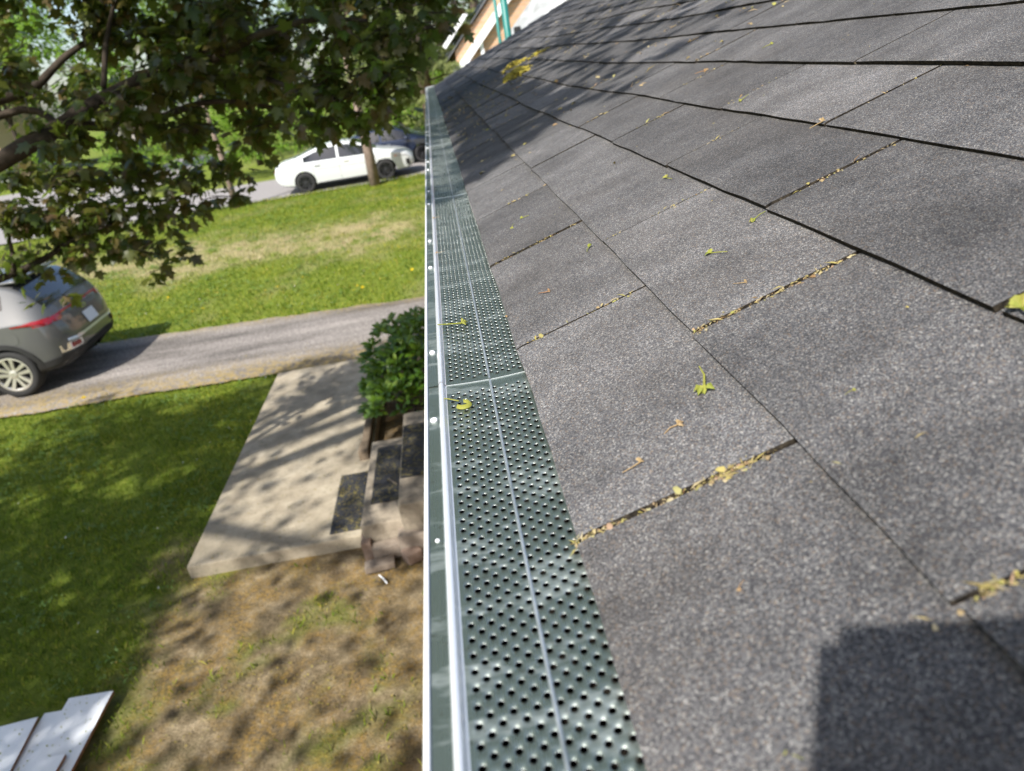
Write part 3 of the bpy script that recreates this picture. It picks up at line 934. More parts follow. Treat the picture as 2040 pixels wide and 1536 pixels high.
# ------------------------------------------------------------------ vehicles
class CarShape:
    def __init__(self, st):
        st = np.array(st)
        self.x = np.linspace(st[0, 0], st[-1, 0], 73)
        def sm(c):
            v = np.interp(self.x, st[:, 0], st[:, c])
            k = np.array([1, 2, 3, 2, 1]) / 9.0
            vp = np.concatenate([[v[0]] * 2, v, [v[-1]] * 2])
            r = np.convolve(vp, k, 'valid'); r[0] = v[0]; r[-1] = v[-1]; return r
        self.zb, self.belt, self.top, self.w, self.wt = [sm(c) for c in (1, 2, 3, 4, 5)]
    def ring(self, i):
        zb, be, to, w, wt = self.zb[i], self.belt[i], self.top[i], self.w[i], self.wt[i]
        return [(0, zb), (0.80 * w, zb), (w - 0.03, zb + 0.06), (w - 0.004, zb + (be - zb) * 0.35), (w, zb + (be - zb) * 0.62), (w - 0.018, be - 0.015), (w - 0.045, be + 0.01),
                (wt + 0.01, to - 0.055), (wt - 0.05, to - 0.018), (wt * 0.6, to), (0, to + 0.012)]
    def body(self):
        V = []; F = []; n = 11; N = 2 * n - 2
        for i in range(len(self.x)):
            r = self.ring(i)
            full = r + [(-y, z) for y, z in reversed(r[1:-1])]
            V += [(self.x[i], y, z) for y, z in full]
        for i in range(len(self.x) - 1):
            for k in range(N):
                k2 = (k + 1) % N
                F.append((i * N + k, (i + 1) * N + k, (i + 1) * N + k2, i * N + k2))
        F.append(tuple(range(N))); b = (len(self.x) - 1) * N; F.append(tuple(reversed(range(b, b + N))))
        return V, F
    def interp_ring(self, x):
        t = np.interp(x, self.x, np.arange(len(self.x))); i = int(min(len(self.x) - 2, t)); f = t - i
        a = np.array(self.ring(i)); b = np.array(self.ring(i + 1)); return a * (1 - f) + b * f
    def half(self, x, z):
        r = self.interp_ring(x)[1:]
        if z > r[-1, 1] or z < r[0, 1] - 0.001: return -1.0
        return float(np.interp(z, r[:, 1], r[:, 0]))
    def end_x(self, y, z, rear=True):
        xs_ = np.linspace(self.x[0], self.x[-1], 260)
        if not rear: xs_ = xs_[::-1]
        for x in xs_:
            if self.half(x, z) >= abs(y): return float(x)
        return float(xs_[len(xs_) // 2])
    def topz(self, x, y):
        r = self.interp_ring(x)[6:]
        return float(np.interp(abs(y), r[::-1, 0], r[::-1, 1]))
def patch(name, pts, mat, parent, smooth=True):
    """grid of points, given thickness by solidify"""
    nu = len(pts); nv = len(pts[0])
    V = [p for row in pts for p in row]
    F = [(i * nv + j, (i + 1) * nv + j, (i + 1) * nv + j + 1, i * nv + j + 1) for i in range(nu - 1) for j in range(nv - 1)]
    bm = bmesh.new(); vs = [bm.verts.new(v) for v in V]
    for f in F:
        try: bm.faces.new([vs[k] for k in f])
        except ValueError: pass
    bmesh.ops.remove_doubles(bm, verts=bm.verts[:], dist=1e-5)
    bmesh.ops.recalc_face_normals(bm, faces=bm.faces[:])
    me = bpy.data.meshes.new(name); bm.to_mesh(me); bm.free(); me.materials.append(MAT[mat])
    if smooth: me.polygons.foreach_set('use_smooth', np.ones(len(me.polygons), dtype=bool))
    o = bpy.data.objects.new(name, me)
    return link(o, parent)
def side_patch(name, S, x0, x1, zf0, zf1, mat, parent, sgn, off=0.008, nu=14, nv=5):
    pts = []
    for x in np.linspace(x0, x1, nu):
        a, b = zf0(x), zf1(x)
        if b < a + 0.004: b = a + 0.004
        pts.append([(x, sgn * (max(0.05, S.half(x, z)) + off), z) for z in np.linspace(a, b, nv)])
    return patch(name, pts, mat, parent)
def end_patch(name, S, y0, y1, zf0, zf1, mat, parent, rear=True, off=0.010, nu=15, nv=4):
    pts = []
    d = -off if rear else off
    for y in np.linspace(y0, y1, nu):
        pts.append([(S.end_x(y, z, rear) + d, y, z) for z in np.linspace(zf0(y), zf1(y), nv)])
    return patch(name, pts, mat, parent)
def top_patch(name, S, x0, x1, fr, mat, parent, off=0.008, nu=10, nv=9):
    pts = []
    for x in np.linspace(x0, x1, nu):
        hw = float(np.interp(x, S.x, S.wt)) * fr
        pts.append([(x, y, S.topz(x, y) + off) for y in np.linspace(-hw, hw, nv)])
    return patch(name, pts, mat, parent)
def wheel(parent, x, y, rad, sgn, rim_mat, spokes=5):
    w = bpy.data.objects.new('wheel', None); w.empty_display_size = 0.1; link(w, parent); w.location = (x, y, rad)
    m = MB(); n = 36
    prof = [(rad * 0.70, -0.10), (rad * 0.93, -0.105), (rad, -0.07), (rad, 0.07), (rad * 0.93, 0.105), (rad * 0.80, 0.112), (rad * 0.70, 0.10)]
    V = []; F = []
    for r, yy in prof:
        for k in range(n): V.append((r * math.cos(2 * math.pi * k / n), sgn * yy, r * math.sin(2 * math.pi * k / n)))
    for i in range(len(prof) - 1):
        for k in range(n): F.append((i * n + k, i * n + (k + 1) % n, (i + 1) * n + (k + 1) % n, (i + 1) * n + k))
    m.add(V, F); m.build('tyre', 'tyre_rubber', w, True)
    m = MB(); V = []; F = []
    for r, yy in ((rad * 0.71, 0.102), (rad * 0.66, 0.104), (rad * 0.62, 0.085), (rad * 0.60, 0.02)):
        for k in range(n): V.append((r * math.cos(2 * math.pi * k / n), sgn * yy, r * math.sin(2 * math.pi * k / n)))
    for i in range(3):
        for k in range(n): F.append((i * n + k, i * n + (k + 1) % n, (i + 1) * n + (k + 1) % n, (i + 1) * n + k))
    m.add(V, F, 0)
    for s in range(spokes):
        for dv in (-0.17, 0.17):
            an = 2 * math.pi * s / spokes + 0.3
            c, sn = math.cos(an), math.sin(an)
            def P(u, v, d): return (u * c - v * sn, sgn * d, u * sn + v * c)
            v0, v1 = dv * rad * 0.35, dv * rad * 0.95
            hw0, hw1 = rad * 0.055, rad * 0.075
            u0, u1 = rad * 0.10, rad * 0.66
            V = [P(u0, v0 - hw0, 0.085), P(u0, v0 + hw0, 0.085), P(u1, v1 + hw1, 0.100), P(u1, v1 - hw1, 0.100), P(u0, v0 - hw0, 0.05), P(u0, v0 + hw0, 0.05), P(u1, v1 + hw1, 0.06), P(u1, v1 - hw1, 0.06)]
            m.add(V, [(0, 1, 2, 3), (4, 7, 6, 5), (0, 4, 5, 1), (1, 5, 6, 2), (2, 6, 7, 3), (3, 7, 4, 0)], 0)
    V = []; 
    for yy, r in ((0.06, rad * 0.17), (0.092, rad * 0.16), (0.097, rad * 0.10)):
        for k in range(16): V.append((r * math.cos(2 * math.pi * k / 16), sgn * yy, r * math.sin(2 * math.pi * k / 16)))
    F = [(i * 16 + k, i * 16 + (k + 1) % 16, (i + 1) * 16 + (k + 1) % 16, (i + 1) * 16 + k) for i in range(2) for k in range(16)] + [tuple(range(32, 48))]
    m.add(V, F, 0)
    m.build('rim', rim_mat, w)
    m = MB(); V = [(0.62 * rad * math.cos(2 * math.pi * k / n), sgn * 0.03, 0.62 * rad * math.sin(2 * math.pi * k / n)) for k in range(n)]
    m.add(V, [tuple(range(n))]); m.build('brake', 'black_plastic', w)
def cut_arches(body, S, wx, rad):
    for x in wx:
        bpy.context.view_layer.update()
        m = MB(); n = 40
        V = []
        for yy in (-1.2, 1.2):
            V += [(x + rad * math.cos(2 * math.pi * k / n), yy, 0.0 + 0.34 + rad * math.sin(2 * math.pi * k / n)) for k in range(n)]
        F = [(k, (k + 1) % n, n + (k + 1) % n, n + k) for k in range(n)] + [tuple(range(n)), tuple(reversed(range(n, 2 * n)))]
        m.add(V, F); c = m.build('cutter', 'black_plastic')
        bm = bmesh.new(); bm.from_mesh(c.data); bmesh.ops.recalc_face_normals(bm, faces=bm.faces[:]); bm.to_mesh(c.data); bm.free()
        md = body.modifiers.new('arch', 'BOOLEAN'); md.operation = 'DIFFERENCE'; md.object = c; md.solver = 'EXACT'
        c.matrix_world = body.matrix_world
        bpy.context.view_layer.update()
        dg = bpy.context.evaluated_depsgraph_get()
        nm = bpy.data.meshes.new_from_object(body.evaluated_get(dg))
        body.modifiers.clear(); body.data = nm
        bpy.data.objects.remove(c)
def build_body(S, paint, parent, wx, arch):
    V, F = S.body()
    me = mesh_from('body', V, F, [paint, 'black_plastic'])
    bm = bmesh.new(); bm.from_mesh(me); bmesh.ops.recalc_face_normals(bm, faces=bm.faces[:]); bm.to_mesh(me); bm.free()
    o = bpy.data.objects.new('body', me); link(o)
    cut_arches(o, S, wx, arch)
    me = o.data
    sm = np.ones(len(me.polygons), dtype=bool)
    mi = np.zeros(len(me.polygons), dtype=np.int32)
    for i, p in enumerate(me.polygons):
        c = p.center; n = p.normal
        for x in wx:
            d = math.hypot(c.x - x, c.z - 0.34)
            if d < arch + 0.01 and abs(n.y) < 0.4 and abs(c.y) < 0.93 and c.z > 0.2 and d < arch + 0.004:
                mi[i] = 1; sm[i] = False
    me.polygons.foreach_set('use_smooth', sm)
    while len(me.materials) < 2: me.materials.append(MAT['black_plastic'])
    me.polygons.foreach_set('material_index', mi)
    try: me.set_sharp_from_angle(angle=R(38))
    except Exception: pass
    o.parent = parent
    return o
def arch_trim(S, parent, x, rad, sgn, width, mat):
    pts = []
    for an in np.linspace(R(-12), R(192), 25):
        row = []
        for r in (rad - 0.012, rad + width * 0.5, rad + width):
            xx = x + r * math.cos(an); z = max(0.24, 0.34 + r * math.sin(an))
            hwid = max(S.half(min(max(xx, S.x[0] + 0.02), S.x[-1] - 0.02), z), 0.5)
            row.append((xx, sgn * (hwid + 0.016), z))
        pts.append(row)
    patch('arch_trim', pts, mat, parent)

def make_suv(loc, rz, label):
    t = empty('parked_car', loc, rz); tag(t, label, 'car')
    S = CarShape([(-2.26, .46, .64, .72, .52, .46), (-2.22, .36, .80, .90, .66, .60), (-2.15, .31, .93, 1.02, .78, .70), (-2.05, .28, 0.985, 1.15, .86, .735), (-1.90, .26, 1.005, 1.34, .905, .70), (-1.74, .25, 1.02, 1.45, .93, .655), (-1.55, .25, 1.02, 1.515, .935, .63),
                  (-1.1, .25, 1.015, 1.55, .935, .62), (-.4, .25, 1.0, 1.58, .935, .62), (.2, .25, .99, 1.57, .935, .62), (.6, .25, .98, 1.52, .935, .63), (1.0, .25, .975, 1.28, .93, .66), (1.28, .25, .97, 1.09, .925, .74), (1.8, .26, .93, 1.02, .905, .77), (2.1, .30, .80, .90, .83, .69), (2.24, .42, .62, .72, .66, .54)])
    wx = (-1.42, 1.30); rad = 0.345
    build_body(S, 'grey_car_paint', t, wx, 0.395)
    for x in wx:
        for s in (-1, 1):
            wheel(t, x, s * 0.815, rad, s, 'alloy'); arch_trim(S, t, x, 0.395, s, 0.055, 'black_plastic')
    for s in (-1, 1):
        side_patch('side_sill', S, -0.88, 0.88, lambda x: 0.27, lambda x: 0.40, 'black_plastic', t, s, 0.012)
        top = lambda x: float(np.interp(x, S.x, S.top)) - 0.10
        bel = lambda x: float(np.interp(x, S.x, S.belt)) + 0.035
        side_patch('side_window', S, -0.08, 0.98, bel, top, 'tinted_glass', t, s)
        side_patch('side_window', S, -1.05, -0.16, bel, top, 'tinted_glass', t, s)
        side_patch('quarter_window', S, -1.58, -1.12, lambda x: bel(x) + 0.16 * sstep(-1.12, -1.58, x), lambda x: top(x) - 0.02, 'tinted_glass', t, s)
        side_patch('roof_rail', S, -1.35, 0.45, lambda x: float(np.interp(x, S.x, S.top)) - 0.035, lambda x: float(np.interp(x, S.x, S.top)) - 0.012, 'black_plastic', t, s, 0.02)
        # tail lamp wrapping the corner
        side_patch('tail_lamp', S, -2.13, -1.66, lambda x: 0.945 + 0.035 * sstep(-2.13, -1.66, x), lambda x: 1.01 - 0.015 * sstep(-2.05, -1.66, x), 'red_lamp', t, s, 0.012, 12, 4)
        y0, y1 = sorted((s * 0.52, s * 0.885))
        end_patch('tail_lamp', S, y0, y1, lambda y: 0.975 - 0.05 * sstep(0.50, 0.62, abs(y)), lambda y: 1.01, 'red_lamp', t, True, 0.014)
        y0, y1 = sorted((s * 0.50, s * 0.80))
        end_patch('fog_lamp_frame', S, y0, y1, lambda y: 0.50, lambda y: 0.60, 'chrome', t, True, 0.012)
        y0, y1 = sorted((s * 0.54, s * 0.67))
        end_patch('reflector', S, y0, y1, lambda y: 0.52, lambda y: 0.58, 'red_lamp', t, True, 0.02)
        y0, y1 = sorted((s * 0.40, s * 0.78))
        end_patch('headlamp', S, y0, y1, lambda y: 0.74, lambda y: 0.83, 'clear_lamp', t, False, 0.014)
        m = MB(); m.box(0.86, 1.02, s * 0.98 - 0.09, s * 0.98 + 0.09, 0.98, 1.10, bev=0.03); m.build('wing_mirror', 'grey_car_paint', t, True)
    end_patch('light_bar', S, -0.52, 0.52, lambda y: 0.985, lambda y: 1.015, 'red_lamp', t, True, 0.013)
    rear = top_patch('rear_window', S, -2.06, -1.72, 0.93, 'tinted_glass', t, 0.010)
    top_patch('windscreen', S, 0.46, 1.16, 0.93, 'tinted_glass', t, 0.010)
    m = MB(); m.box(-1.80, -1.52, -0.60, 0.60, 1.495, 1.53, bev=0.014); m.build('spoiler', 'grey_car_paint', t, True)
    end_patch('bumper', S, -0.80, 0.80, lambda y: 0.36 if abs(y) < 0.7 else 0.40, lambda y: 0.47, 'black_plastic', t, True, 0.022)
    for s in (-1, 1):
        side_patch('bumper_corner', S, -2.20, -1.78, lambda x: 0.30, lambda x: 0.46 - 0.03 * sstep(-2.1, -1.78, x), 'black_plastic', t, s, 0.014)
    end_patch('chrome_strip', S, -0.70, 0.70, lambda y: 0.615, lambda y: 0.655, 'clear_lamp', t, True, 0.016)  # pale bluish colour stands in for sky reflected in the chrome
    pl = end_patch('licence_plate', S, -0.16, 0.16, lambda y: 0.70, lambda y: 0.86, 'plate_white', t, True, 0.022)
    m = MB(); n = 20
    x_e = S.end_x(0, 0.93) - 0.014
    V = [(x_e, 0.062 * math.cos(2 * math.pi * k / n), 0.925 + 0.032 * math.sin(2 * math.pi * k / n)) for k in range(n)] + [(x_e, 0.050 * math.cos(2 * math.pi * k / n), 0.925 + 0.023 * math.sin(2 * math.pi * k / n)) for k in range(n)]
    m.add(V, [(k, (k + 1) % n, n + (k + 1) % n, n + k) for k in range(n)]); m.build('oval_emblem', 'chrome', t)
    for s in (-1, 1):
        for xs0, xs1 in ((-1.08, -1.072), (-0.125, -0.117), (0.95, 0.958)):
            side_patch('door_seam', S, xs0, xs1, lambda x: 0.42, lambda x: 0.99, 'black_plastic', t, s, 0.003, 2, 6)
        for xh in (-0.95, 0.02):
            side_patch('door_handle', S, xh, xh + 0.19, lambda x: 0.88, lambda x: 0.91, 'chrome', t, s, 0.022, 5, 2)
    n = 18
    pts = []
    yl = 1
    m = MB(); V = []
    for k in range(n):
        xx = -1.62 + 0.085 * math.cos(2 * math.pi * k / n); z = 0.83 + 0.085 * math.sin(2 * math.pi * k / n)
        V.append((xx, S.half(xx, z) + 0.004, z))
    m.add(V, [tuple(range(n))]); m.build('fuel_flap', 'grey_car_paint', t)
    return t
def make_sedan(loc, rz, label, paint, rim='dark_alloy'):
    t = empty('parked_car', loc, rz); tag(t, label, 'car')
    S = CarShape([(-2.34, .46, .72, .82, .70, .60), (-2.28, .36, .86, .97, .80, .70), (-2.10, .27, .93, 1.04, .88, .73), (-1.75, .22, .935, 1.09, .90, .70), (-1.40, .20, .935, 1.19, .91, .65), (-.9, .20, .93, 1.34, .915, .60), (-.35, .20, .92, 1.425, .915, .58), (.2, .20, .91, 1.42, .915, .58),
                  (.65, .20, .90, 1.31, .915, .61), (1.05, .20, .895, 1.08, .91, .69), (1.30, .20, .885, .99, .905, .77), (1.85, .22, .83, .90, .885, .75), (2.18, .25, .72, .80, .80, .66), (2.34, .36, .56, .64, .62, .50)])
    wx = (-1.36, 1.36); rad = 0.325
    build_body(S, paint, t, wx, 0.365)
    for x in wx:
        for s in (-1, 1):
            wheel(t, x, s * 0.80, rad, s, rim)
    for s in (-1, 1):
        top = lambda x: float(np.interp(x, S.x, S.top)) - 0.09
        bel = lambda x: float(np.interp(x, S.x, S.belt)) + 0.035
        side_patch('side_window', S, -0.10, 0.98, bel, top, 'tinted_glass', t, s)
        side_patch('side_window', S, -1.30, -0.18, lambda x: bel(x), lambda x: top(x) - 0.02, 'tinted_glass', t, s)
        side_patch('side_sill', S, -0.95, 0.95, lambda x: 0.215, lambda x: 0.27, 'black_plastic', t, s, 0.006)
        side_patch('crease', S, -1.0, 1.6, lambda x: 0.70 - 0.03 * x / 2, lambda x: 0.715 - 0.03 * x / 2, paint, t, s, 0.016, 20, 3)
        y0, y1 = sorted((s * 0.42, s * 0.80))
        end_patch('headlamp', S, y0, y1, lambda y: 0.63, lambda y: 0.72 - 0.03 * sstep(.5, .8, abs(y)), 'clear_lamp', t, False, 0.012)
        side_patch('headlamp', S, 1.80, 2.20, lambda x: 0.68, lambda x: 0.735, 'clear_lamp', t, s, 0.010, 6, 3)
        side_patch('marker_lamp', S, 1.72, 1.80, lambda x: 0.70, lambda x: 0.745, 'amber_lamp', t, s, 0.010, 3, 3)
        side_patch('bumper_vent', S, 2.08, 2.20, lambda x: 0.40 - 0.06 * sstep(2.08, 2.2, x), lambda x: 0.56, 'black_plastic', t, s, 0.010, 4, 4)
        y0, y1 = sorted((s * 0.38, s * 0.78))
        end_patch('tail_lamp', S, y0, y1, lambda y: 0.78, lambda y: 0.86, 'red_lamp', t, True, 0.012)
        m = MB(); m.box(0.78, 0.93, s * 0.97 - 0.085, s * 0.97 + 0.085, 0.92, 1.03, bev=0.03); m.build('wing_mirror', paint, t, True)
        for xs0 in (-1.02, -0.14, 0.98):
            side_patch('door_seam', S, xs0, xs0 + 0.008, lambda x: 0.28, lambda x: 0.92, 'black_plastic', t, s, 0.002, 2, 6)
        for xh in (-0.95, 0.02):
            side_patch('door_handle', S, xh, xh + 0.19, lambda x: 0.80, lambda x: 0.83, 'chrome', t, s, 0.02, 5, 2)
    top_patch('windscreen', S, 0.42, 1.14, 0.93, 'tinted_glass', t, 0.010)
    top_patch('rear_window', S, -1.62, -0.86, 0.90, 'tinted_glass', t, 0.010)
    end_patch('grille', S, -0.55, 0.55, lambda y: 0.42, lambda y: 0.60, 'black_plastic', t, False, 0.012)
    end_patch('lower_bumper', S, -0.62, 0.62, lambda y: 0.38, lambda y: 0.48, 'black_plastic', t, True, 0.012)
    return t
make_suv((-7.72, 10.50, 0.024), R(180), 'grey SUV with red tail lamps parked on the driveway at the left')
make_sedan((-3.35, 26.15, -0.03), R(1.5), 'white sedan parked along the street behind the young tree', 'white_car_paint')
make_sedan((-2.0, 29.2, -0.03), R(-4), 'dark navy car parked beyond the white sedan', 'navy_car_paint')

# ------------------------------------------------------------------ foliage shapes
half = [(0.0, 0.0), (.15, -.07), (.40, .0), (.30, .15), (.44, .24), (.60, .50), (.38, .46), (.23, .50), (.27, .73), (.13, .73), (0.0, 1.0)]
pts = half + [(-x, y) for x, y in reversed(half[1:-1])]
def leaf3(p): return (p[0], p[1], -0.18 * abs(p[0]) - 0.16 * p[1] * p[1])
MAPLE_V = [leaf3((0, 0.34))] + [leaf3(p) for p in pts]
MAPLE_F = [(0, i + 1, (i + 1) % len(pts) + 1) for i in range(len(pts))]
# the petiole
MAPLE_V += [(0.012, 0.0, 0.0), (-0.012, 0.0, 0.0), (0.0, -0.55, -0.02)]
MAPLE_F.append((len(MAPLE_V) - 3, len(MAPLE_V) - 2, len(MAPLE_V) - 1))
sh = [(0, 0), (.38, .02), (.58, .48), (.22, .52), (0, 1.0), (-.22, .52), (-.58, .48), (-.38, .02)]
MAPLES_V = [leaf3((0, 0.34))] + [leaf3(p) for p in sh]
MAPLES_F = [(0, i + 1, (i + 1) % len(sh) + 1) for i in range(len(sh))]
OVAL_V = [(0, 0, 0), (.22, .30, -.03), (.20, .66, -.08), (0, 1, -.18), (-.20, .66, -.08), (-.22, .30, -.03), (0, .45, .04)]
OVAL_F = [(6, 0, 1), (6, 1, 2), (6, 2, 3), (6, 3, 4), (6, 4, 5), (6, 5, 0)]
SPRIG_V = []; SPRIG_F = []
for a_, l_ in ((0, 1.0), (0.6, .8), (-0.6, .8), (1.2, .55), (-1.2, .55)):
    b_ = len(SPRIG_V); c_, s_ = math.sin(a_), math.cos(a_)
    SPRIG_V += [(-0.10 * s_, 0.10 * c_ * 0, 0), (0.10 * s_, 0, 0.03), (c_ * l_ + 0.03, s_ * l_, -0.12 * l_)]
    SPRIG_F.append((b_, b_ + 1, b_ + 2))

def leaf_transforms(cent, outdir, size, droop=0.5, spread=0.7):
    N = len(cent)
    yd = outdir + rand_dirs(N) * spread; yd[:, 2] -= droop
    nr = np.tile(np.array([[0, 0, 1.0]]), (N, 1)) + rand_dirs(N) * 0.55
    nr[:, 0] -= 0.25; nr[:, 1] -= 0.25
    return frames(yd, nr), size * rng.uniform(0.65, 1.2, N)

# ------------------------------------------------------------------ the maple at the left, its boughs reaching over the yard
maple = empty('maple_tree', (-6.6, 2.4, 0))
tag(maple, 'large maple with bronze green leaves, boughs hanging in from the upper left', 'tree')
mo = Vector((-6.6, 2.4, 0))
def branch(P, r, name='branch', n=9):
    # smooth the polyline and give it a little wander
    P = [Vector(p) for p in P]
    Q = []; RR = []
    for i in range(len(P) - 1):
        p0, p1, p2, p3 = P[max(i - 1, 0)], P[i], P[i + 1], P[min(i + 2, len(P) - 1)]
        for k in range(5):
            t = k / 5
            q = 0.5 * ((2 * p1) + (p2 - p0) * t + (2 * p0 - 5 * p1 + 4 * p2 - p3) * t * t + (3 * p1 - p0 - 3 * p2 + p3) * t ** 3)
            rr = r[i] * (1 - t) + r[i + 1] * t
            q += Vector([0.35 * rr * mnoise.noise(q * 5 + Vector((k_ * 9, 0, 0))) for k_ in range(3)])
            Q.append(q - mo); RR.append(rr * (1 + 0.12 * mnoise.noise(q * 9)))
    Q.append(P[-1] - mo); RR.append(r[-1])
    m = MB(); m.tube(Q, RR, n); return m.build(name, 'bark', maple, True)
branch([(-6.6, 2.4, -0.1), (-6.55, 2.42, 1.0), (-6.45, 2.5, 2.0), (-6.4, 2.5, 3.4), (-6.2, 2.3, 5.0), (-5.8, 1.9, 6.6), (-5.5, 1.6, 8.0)], [.30, .25, .22, .19, .15, .10, .04], 'trunk', 14)
branch([(-6.45, 2.5, 2.0), (-5.2, 3.4, 2.55), (-3.7, 4.6, 2.98), (-2.82, 5.13, 3.22), (-2.36, 5.42, 3.42), (-1.96, 5.70, 3.59), (-1.53, 5.96, 3.72), (-1.2, 6.1, 3.95)], [.12, .095, .075, .060, .048, .034, .024, .014])
branch([(-2.45, 5.36, 3.38), (-2.29, 5.60, 3.30), (-1.90, 5.57, 3.31), (-1.64, 5.69, 3.36), (-1.35, 5.72, 3.32), (-1.10, 5.73, 3.24)], [.040, .032, .024, .020, .015, .010])
branch([(-4.2, 4.6, 3.2), (-2.99, 5.74, 3.58), (-2.72, 5.74, 3.63), (-2.45, 5.80, 3.80), (-2.1, 5.9, 3.95)], [.05, .036, .030, .022, .014])
branch([(-4.2, 4.4, 2.9), (-3.02, 5.70, 3.48), (-2.60, 5.62, 3.36), (-2.36, 5.42, 3.40)], [.035, .028, .024, .020])
branch([(-5.2, 3.6, 2.2), (-3.54, 5.75, 2.36), (-3.35, 5.75, 2.40), (-3.18, 5.88, 2.45), (-2.95, 5.85, 2.55), (-2.6, 5.8, 2.62)], [.05, .030, .026, .022, .016, .010])
branch([(-3.42, 5.75, 2.38), (-3.38, 5.8, 2.6), (-3.35, 5.85, 2.9)], [.018, .014, .01], 'branch', 7)
branch([(-1.75, 5.8, 3.62), (-1.45, 5.55, 3.62), (-1.15, 5.35, 3.68), (-0.7, 4.95, 3.72), (-0.3, 4.75, 3.66)], [.036, .030, .026, .018, .010])
branch([(-1.5, 5.9, 3.45), (-1.1, 5.4, 3.45), (-0.75, 4.8, 3.30), (-0.45, 4.66, 3.12)], [.022, .018, .012, .008])
branch([(-2.2, 5.55, 3.55), (-2.15, 5.75, 3.85), (-2.0, 5.8, 4.1)], [.022, .017, .012], 'branch', 7)
branch([(-6.3, 2.4, 4.2), (-4.6, 2.6, 5.0), (-2.8, 3.3, 5.6), (-1.0, 4.2, 6.2), (0.2, 5.0, 6.6)], [.13, .10, .07, .045, .02])
branch([(-6.2, 2.3, 5.0), (-5.0, 0.8, 5.8), (-3.6, -0.4, 6.3), (-2.4, -1.0, 6.6)], [.11, .08, .05, .02])
branch([(-6.0, 2.1, 5.8), (-4.6, 2.0, 7.0), (-3.2, 2.4, 7.9), (-1.9, 2.9, 8.5)], [.10, .07, .04, .02])
branch([(-6.4, 2.5, 3.4), (-7.8, 2.6, 4.6), (-9.2, 2.4, 5.4)], [.11, .07, .03])
# boughs that hang into the picture: rounded sprays of leaves (x, y, z, radius, density)
LOBES = [(-2.45,5.15,3.30,0.20,1.0),(-2.05,5.3,3.42,0.24,1.1),(-1.65,5.4,3.62,0.26,1.1),(-1.3,5.45,3.85,0.26,1.1),(-1.75,5.45,3.25,0.20,1.0),(-2.75,5.35,3.75,0.22,0.7),(-1.1,5.3,3.5,0.22,1.0),(-2.99,6.01,4.38,0.33,1.00),(-2.60,5.97,4.32,0.33,1.00),(-2.20,5.92,4.26,0.33,1.00),(-1.81,5.88,4.21,0.33,1.00),(-1.42,5.83,4.15,0.33,1.00),(-1.03,5.79,4.09,0.33,1.00),(-0.56,5.04,3.96,0.29,1.00),(-0.22,5.01,3.91,0.29,1.00),(0.13,4.97,3.86,0.29,1.00),(-3.07,6.08,4.05,0.31,0.55),(-2.29,5.99,3.94,0.31,1.00),(-1.90,5.95,3.88,0.31,1.00),(-1.48,5.90,3.82,0.31,1.00),(-1.05,5.85,3.75,0.31,1.00),(-0.55,4.78,3.65,0.25,1.00),(-0.22,4.75,3.60,0.25,1.00),(0.04,4.72,3.60,0.18,0.9),(-3.02,6.02,3.69,0.29,0.70),(-2.55,5.97,3.62,0.29,0.70),(-2.08,5.91,3.55,0.29,1.00),(-1.65,5.87,3.49,0.29,1.00),(-1.21,5.82,3.43,0.29,1.00),(-0.63,4.66,3.37,0.24,1.00),(-0.40,4.63,3.35,0.22,1.00),(-0.24,4.61,3.38,0.18,1.00),(-2.33,5.91,3.28,0.23,1.00),(-1.85,5.85,3.21,0.23,1.00),(-1.37,5.80,3.14,0.23,1.00),(-0.80,4.67,3.20,0.15,0.9),(-0.53,4.64,3.16,0.17,1.00),(-0.36,4.61,3.18,0.14,0.9),(-3.23,6.09,3.12,0.27,0.90),(-2.83,6.00,2.96,0.27,1.2),(-2.40,5.98,2.97,0.23,1.2),(-1.98,5.92,2.87,0.19,0.90),(-1.70,5.92,2.90,0.17,0.90),(-3.34,5.94,2.78,0.27,1.2),(-2.96,5.88,2.72,0.24,1.3),(-2.57,5.85,2.70,0.23,1.3),(-2.22,5.83,2.66,0.19,1.2),(-3.1,5.9,2.58,0.20,1.1),(-2.6,5.8,2.52,0.16,1.0),(-1.90,5.83,2.68,0.16,0.90),(-1.69,5.81,2.67,0.09,0.90),(-3.43,5.81,2.51,0.17,0.90),(-2.77,5.76,2.45,0.16,0.90),(-2.39,5.72,2.41,0.16,0.90),(-2.38,5.64,2.23,0.07,0.90),(-2.17,5.71,2.40,0.09,0.90),(-3.16,5.65,2.18,0.09,0.90),(-3.20,5.70,2.30,0.09,0.90)]
cent = []; outd = []; twigs = MB()
for (x, y, z, r, den) in LOBES:
    nt = max(2, int(den * (r / 0.3) ** 2 * 33))
    for _ in range(nt):
        d = rand_dirs(1)[0] * np.array([1, 1, 0.8]); a0 = np.array([x, y, z]) + d * r * rng.uniform(0.1, 0.85)
        td = rand_dirs(1)[0] * np.array([1, 1, 0.4]) + np.array([0.35, 0.1, -0.2]); td /= np.linalg.norm(td)
        L = rng.uniform(0.10, 0.22)
        twigs.tube([tuple(a0 - np.array(mo)), tuple(a0 + td * L * 0.6 - np.array(mo)), tuple(a0 + td * L - np.array([0, 0, 0.02]) - np.array(mo))], [0.004, 0.003, 0.0015], 3, 0, False)
        for k in range(int(rng.integers(4, 8))):
            s = rng.uniform(0.2, 1.05)
            sd_ = rand_dirs(1)[0]
            cent.append(a0 + td * L * s + sd_ * 0.05); outd.append(td * 0.5 + sd_ * 0.9)
cent = np.array(cent); outd = np.array(outd)
ROT, SCL = leaf_transforms(cent, outd, 0.090, 0.55)
dist = np.array([(Vector(c) - Vector((0, 0, CAM_Z))).length for c in cent])
inview = []
for c in cent:
    q = cam_xy(c); inview.append(q is not None and 0 < q[0] < 905 and 5 < q[1] < 600)
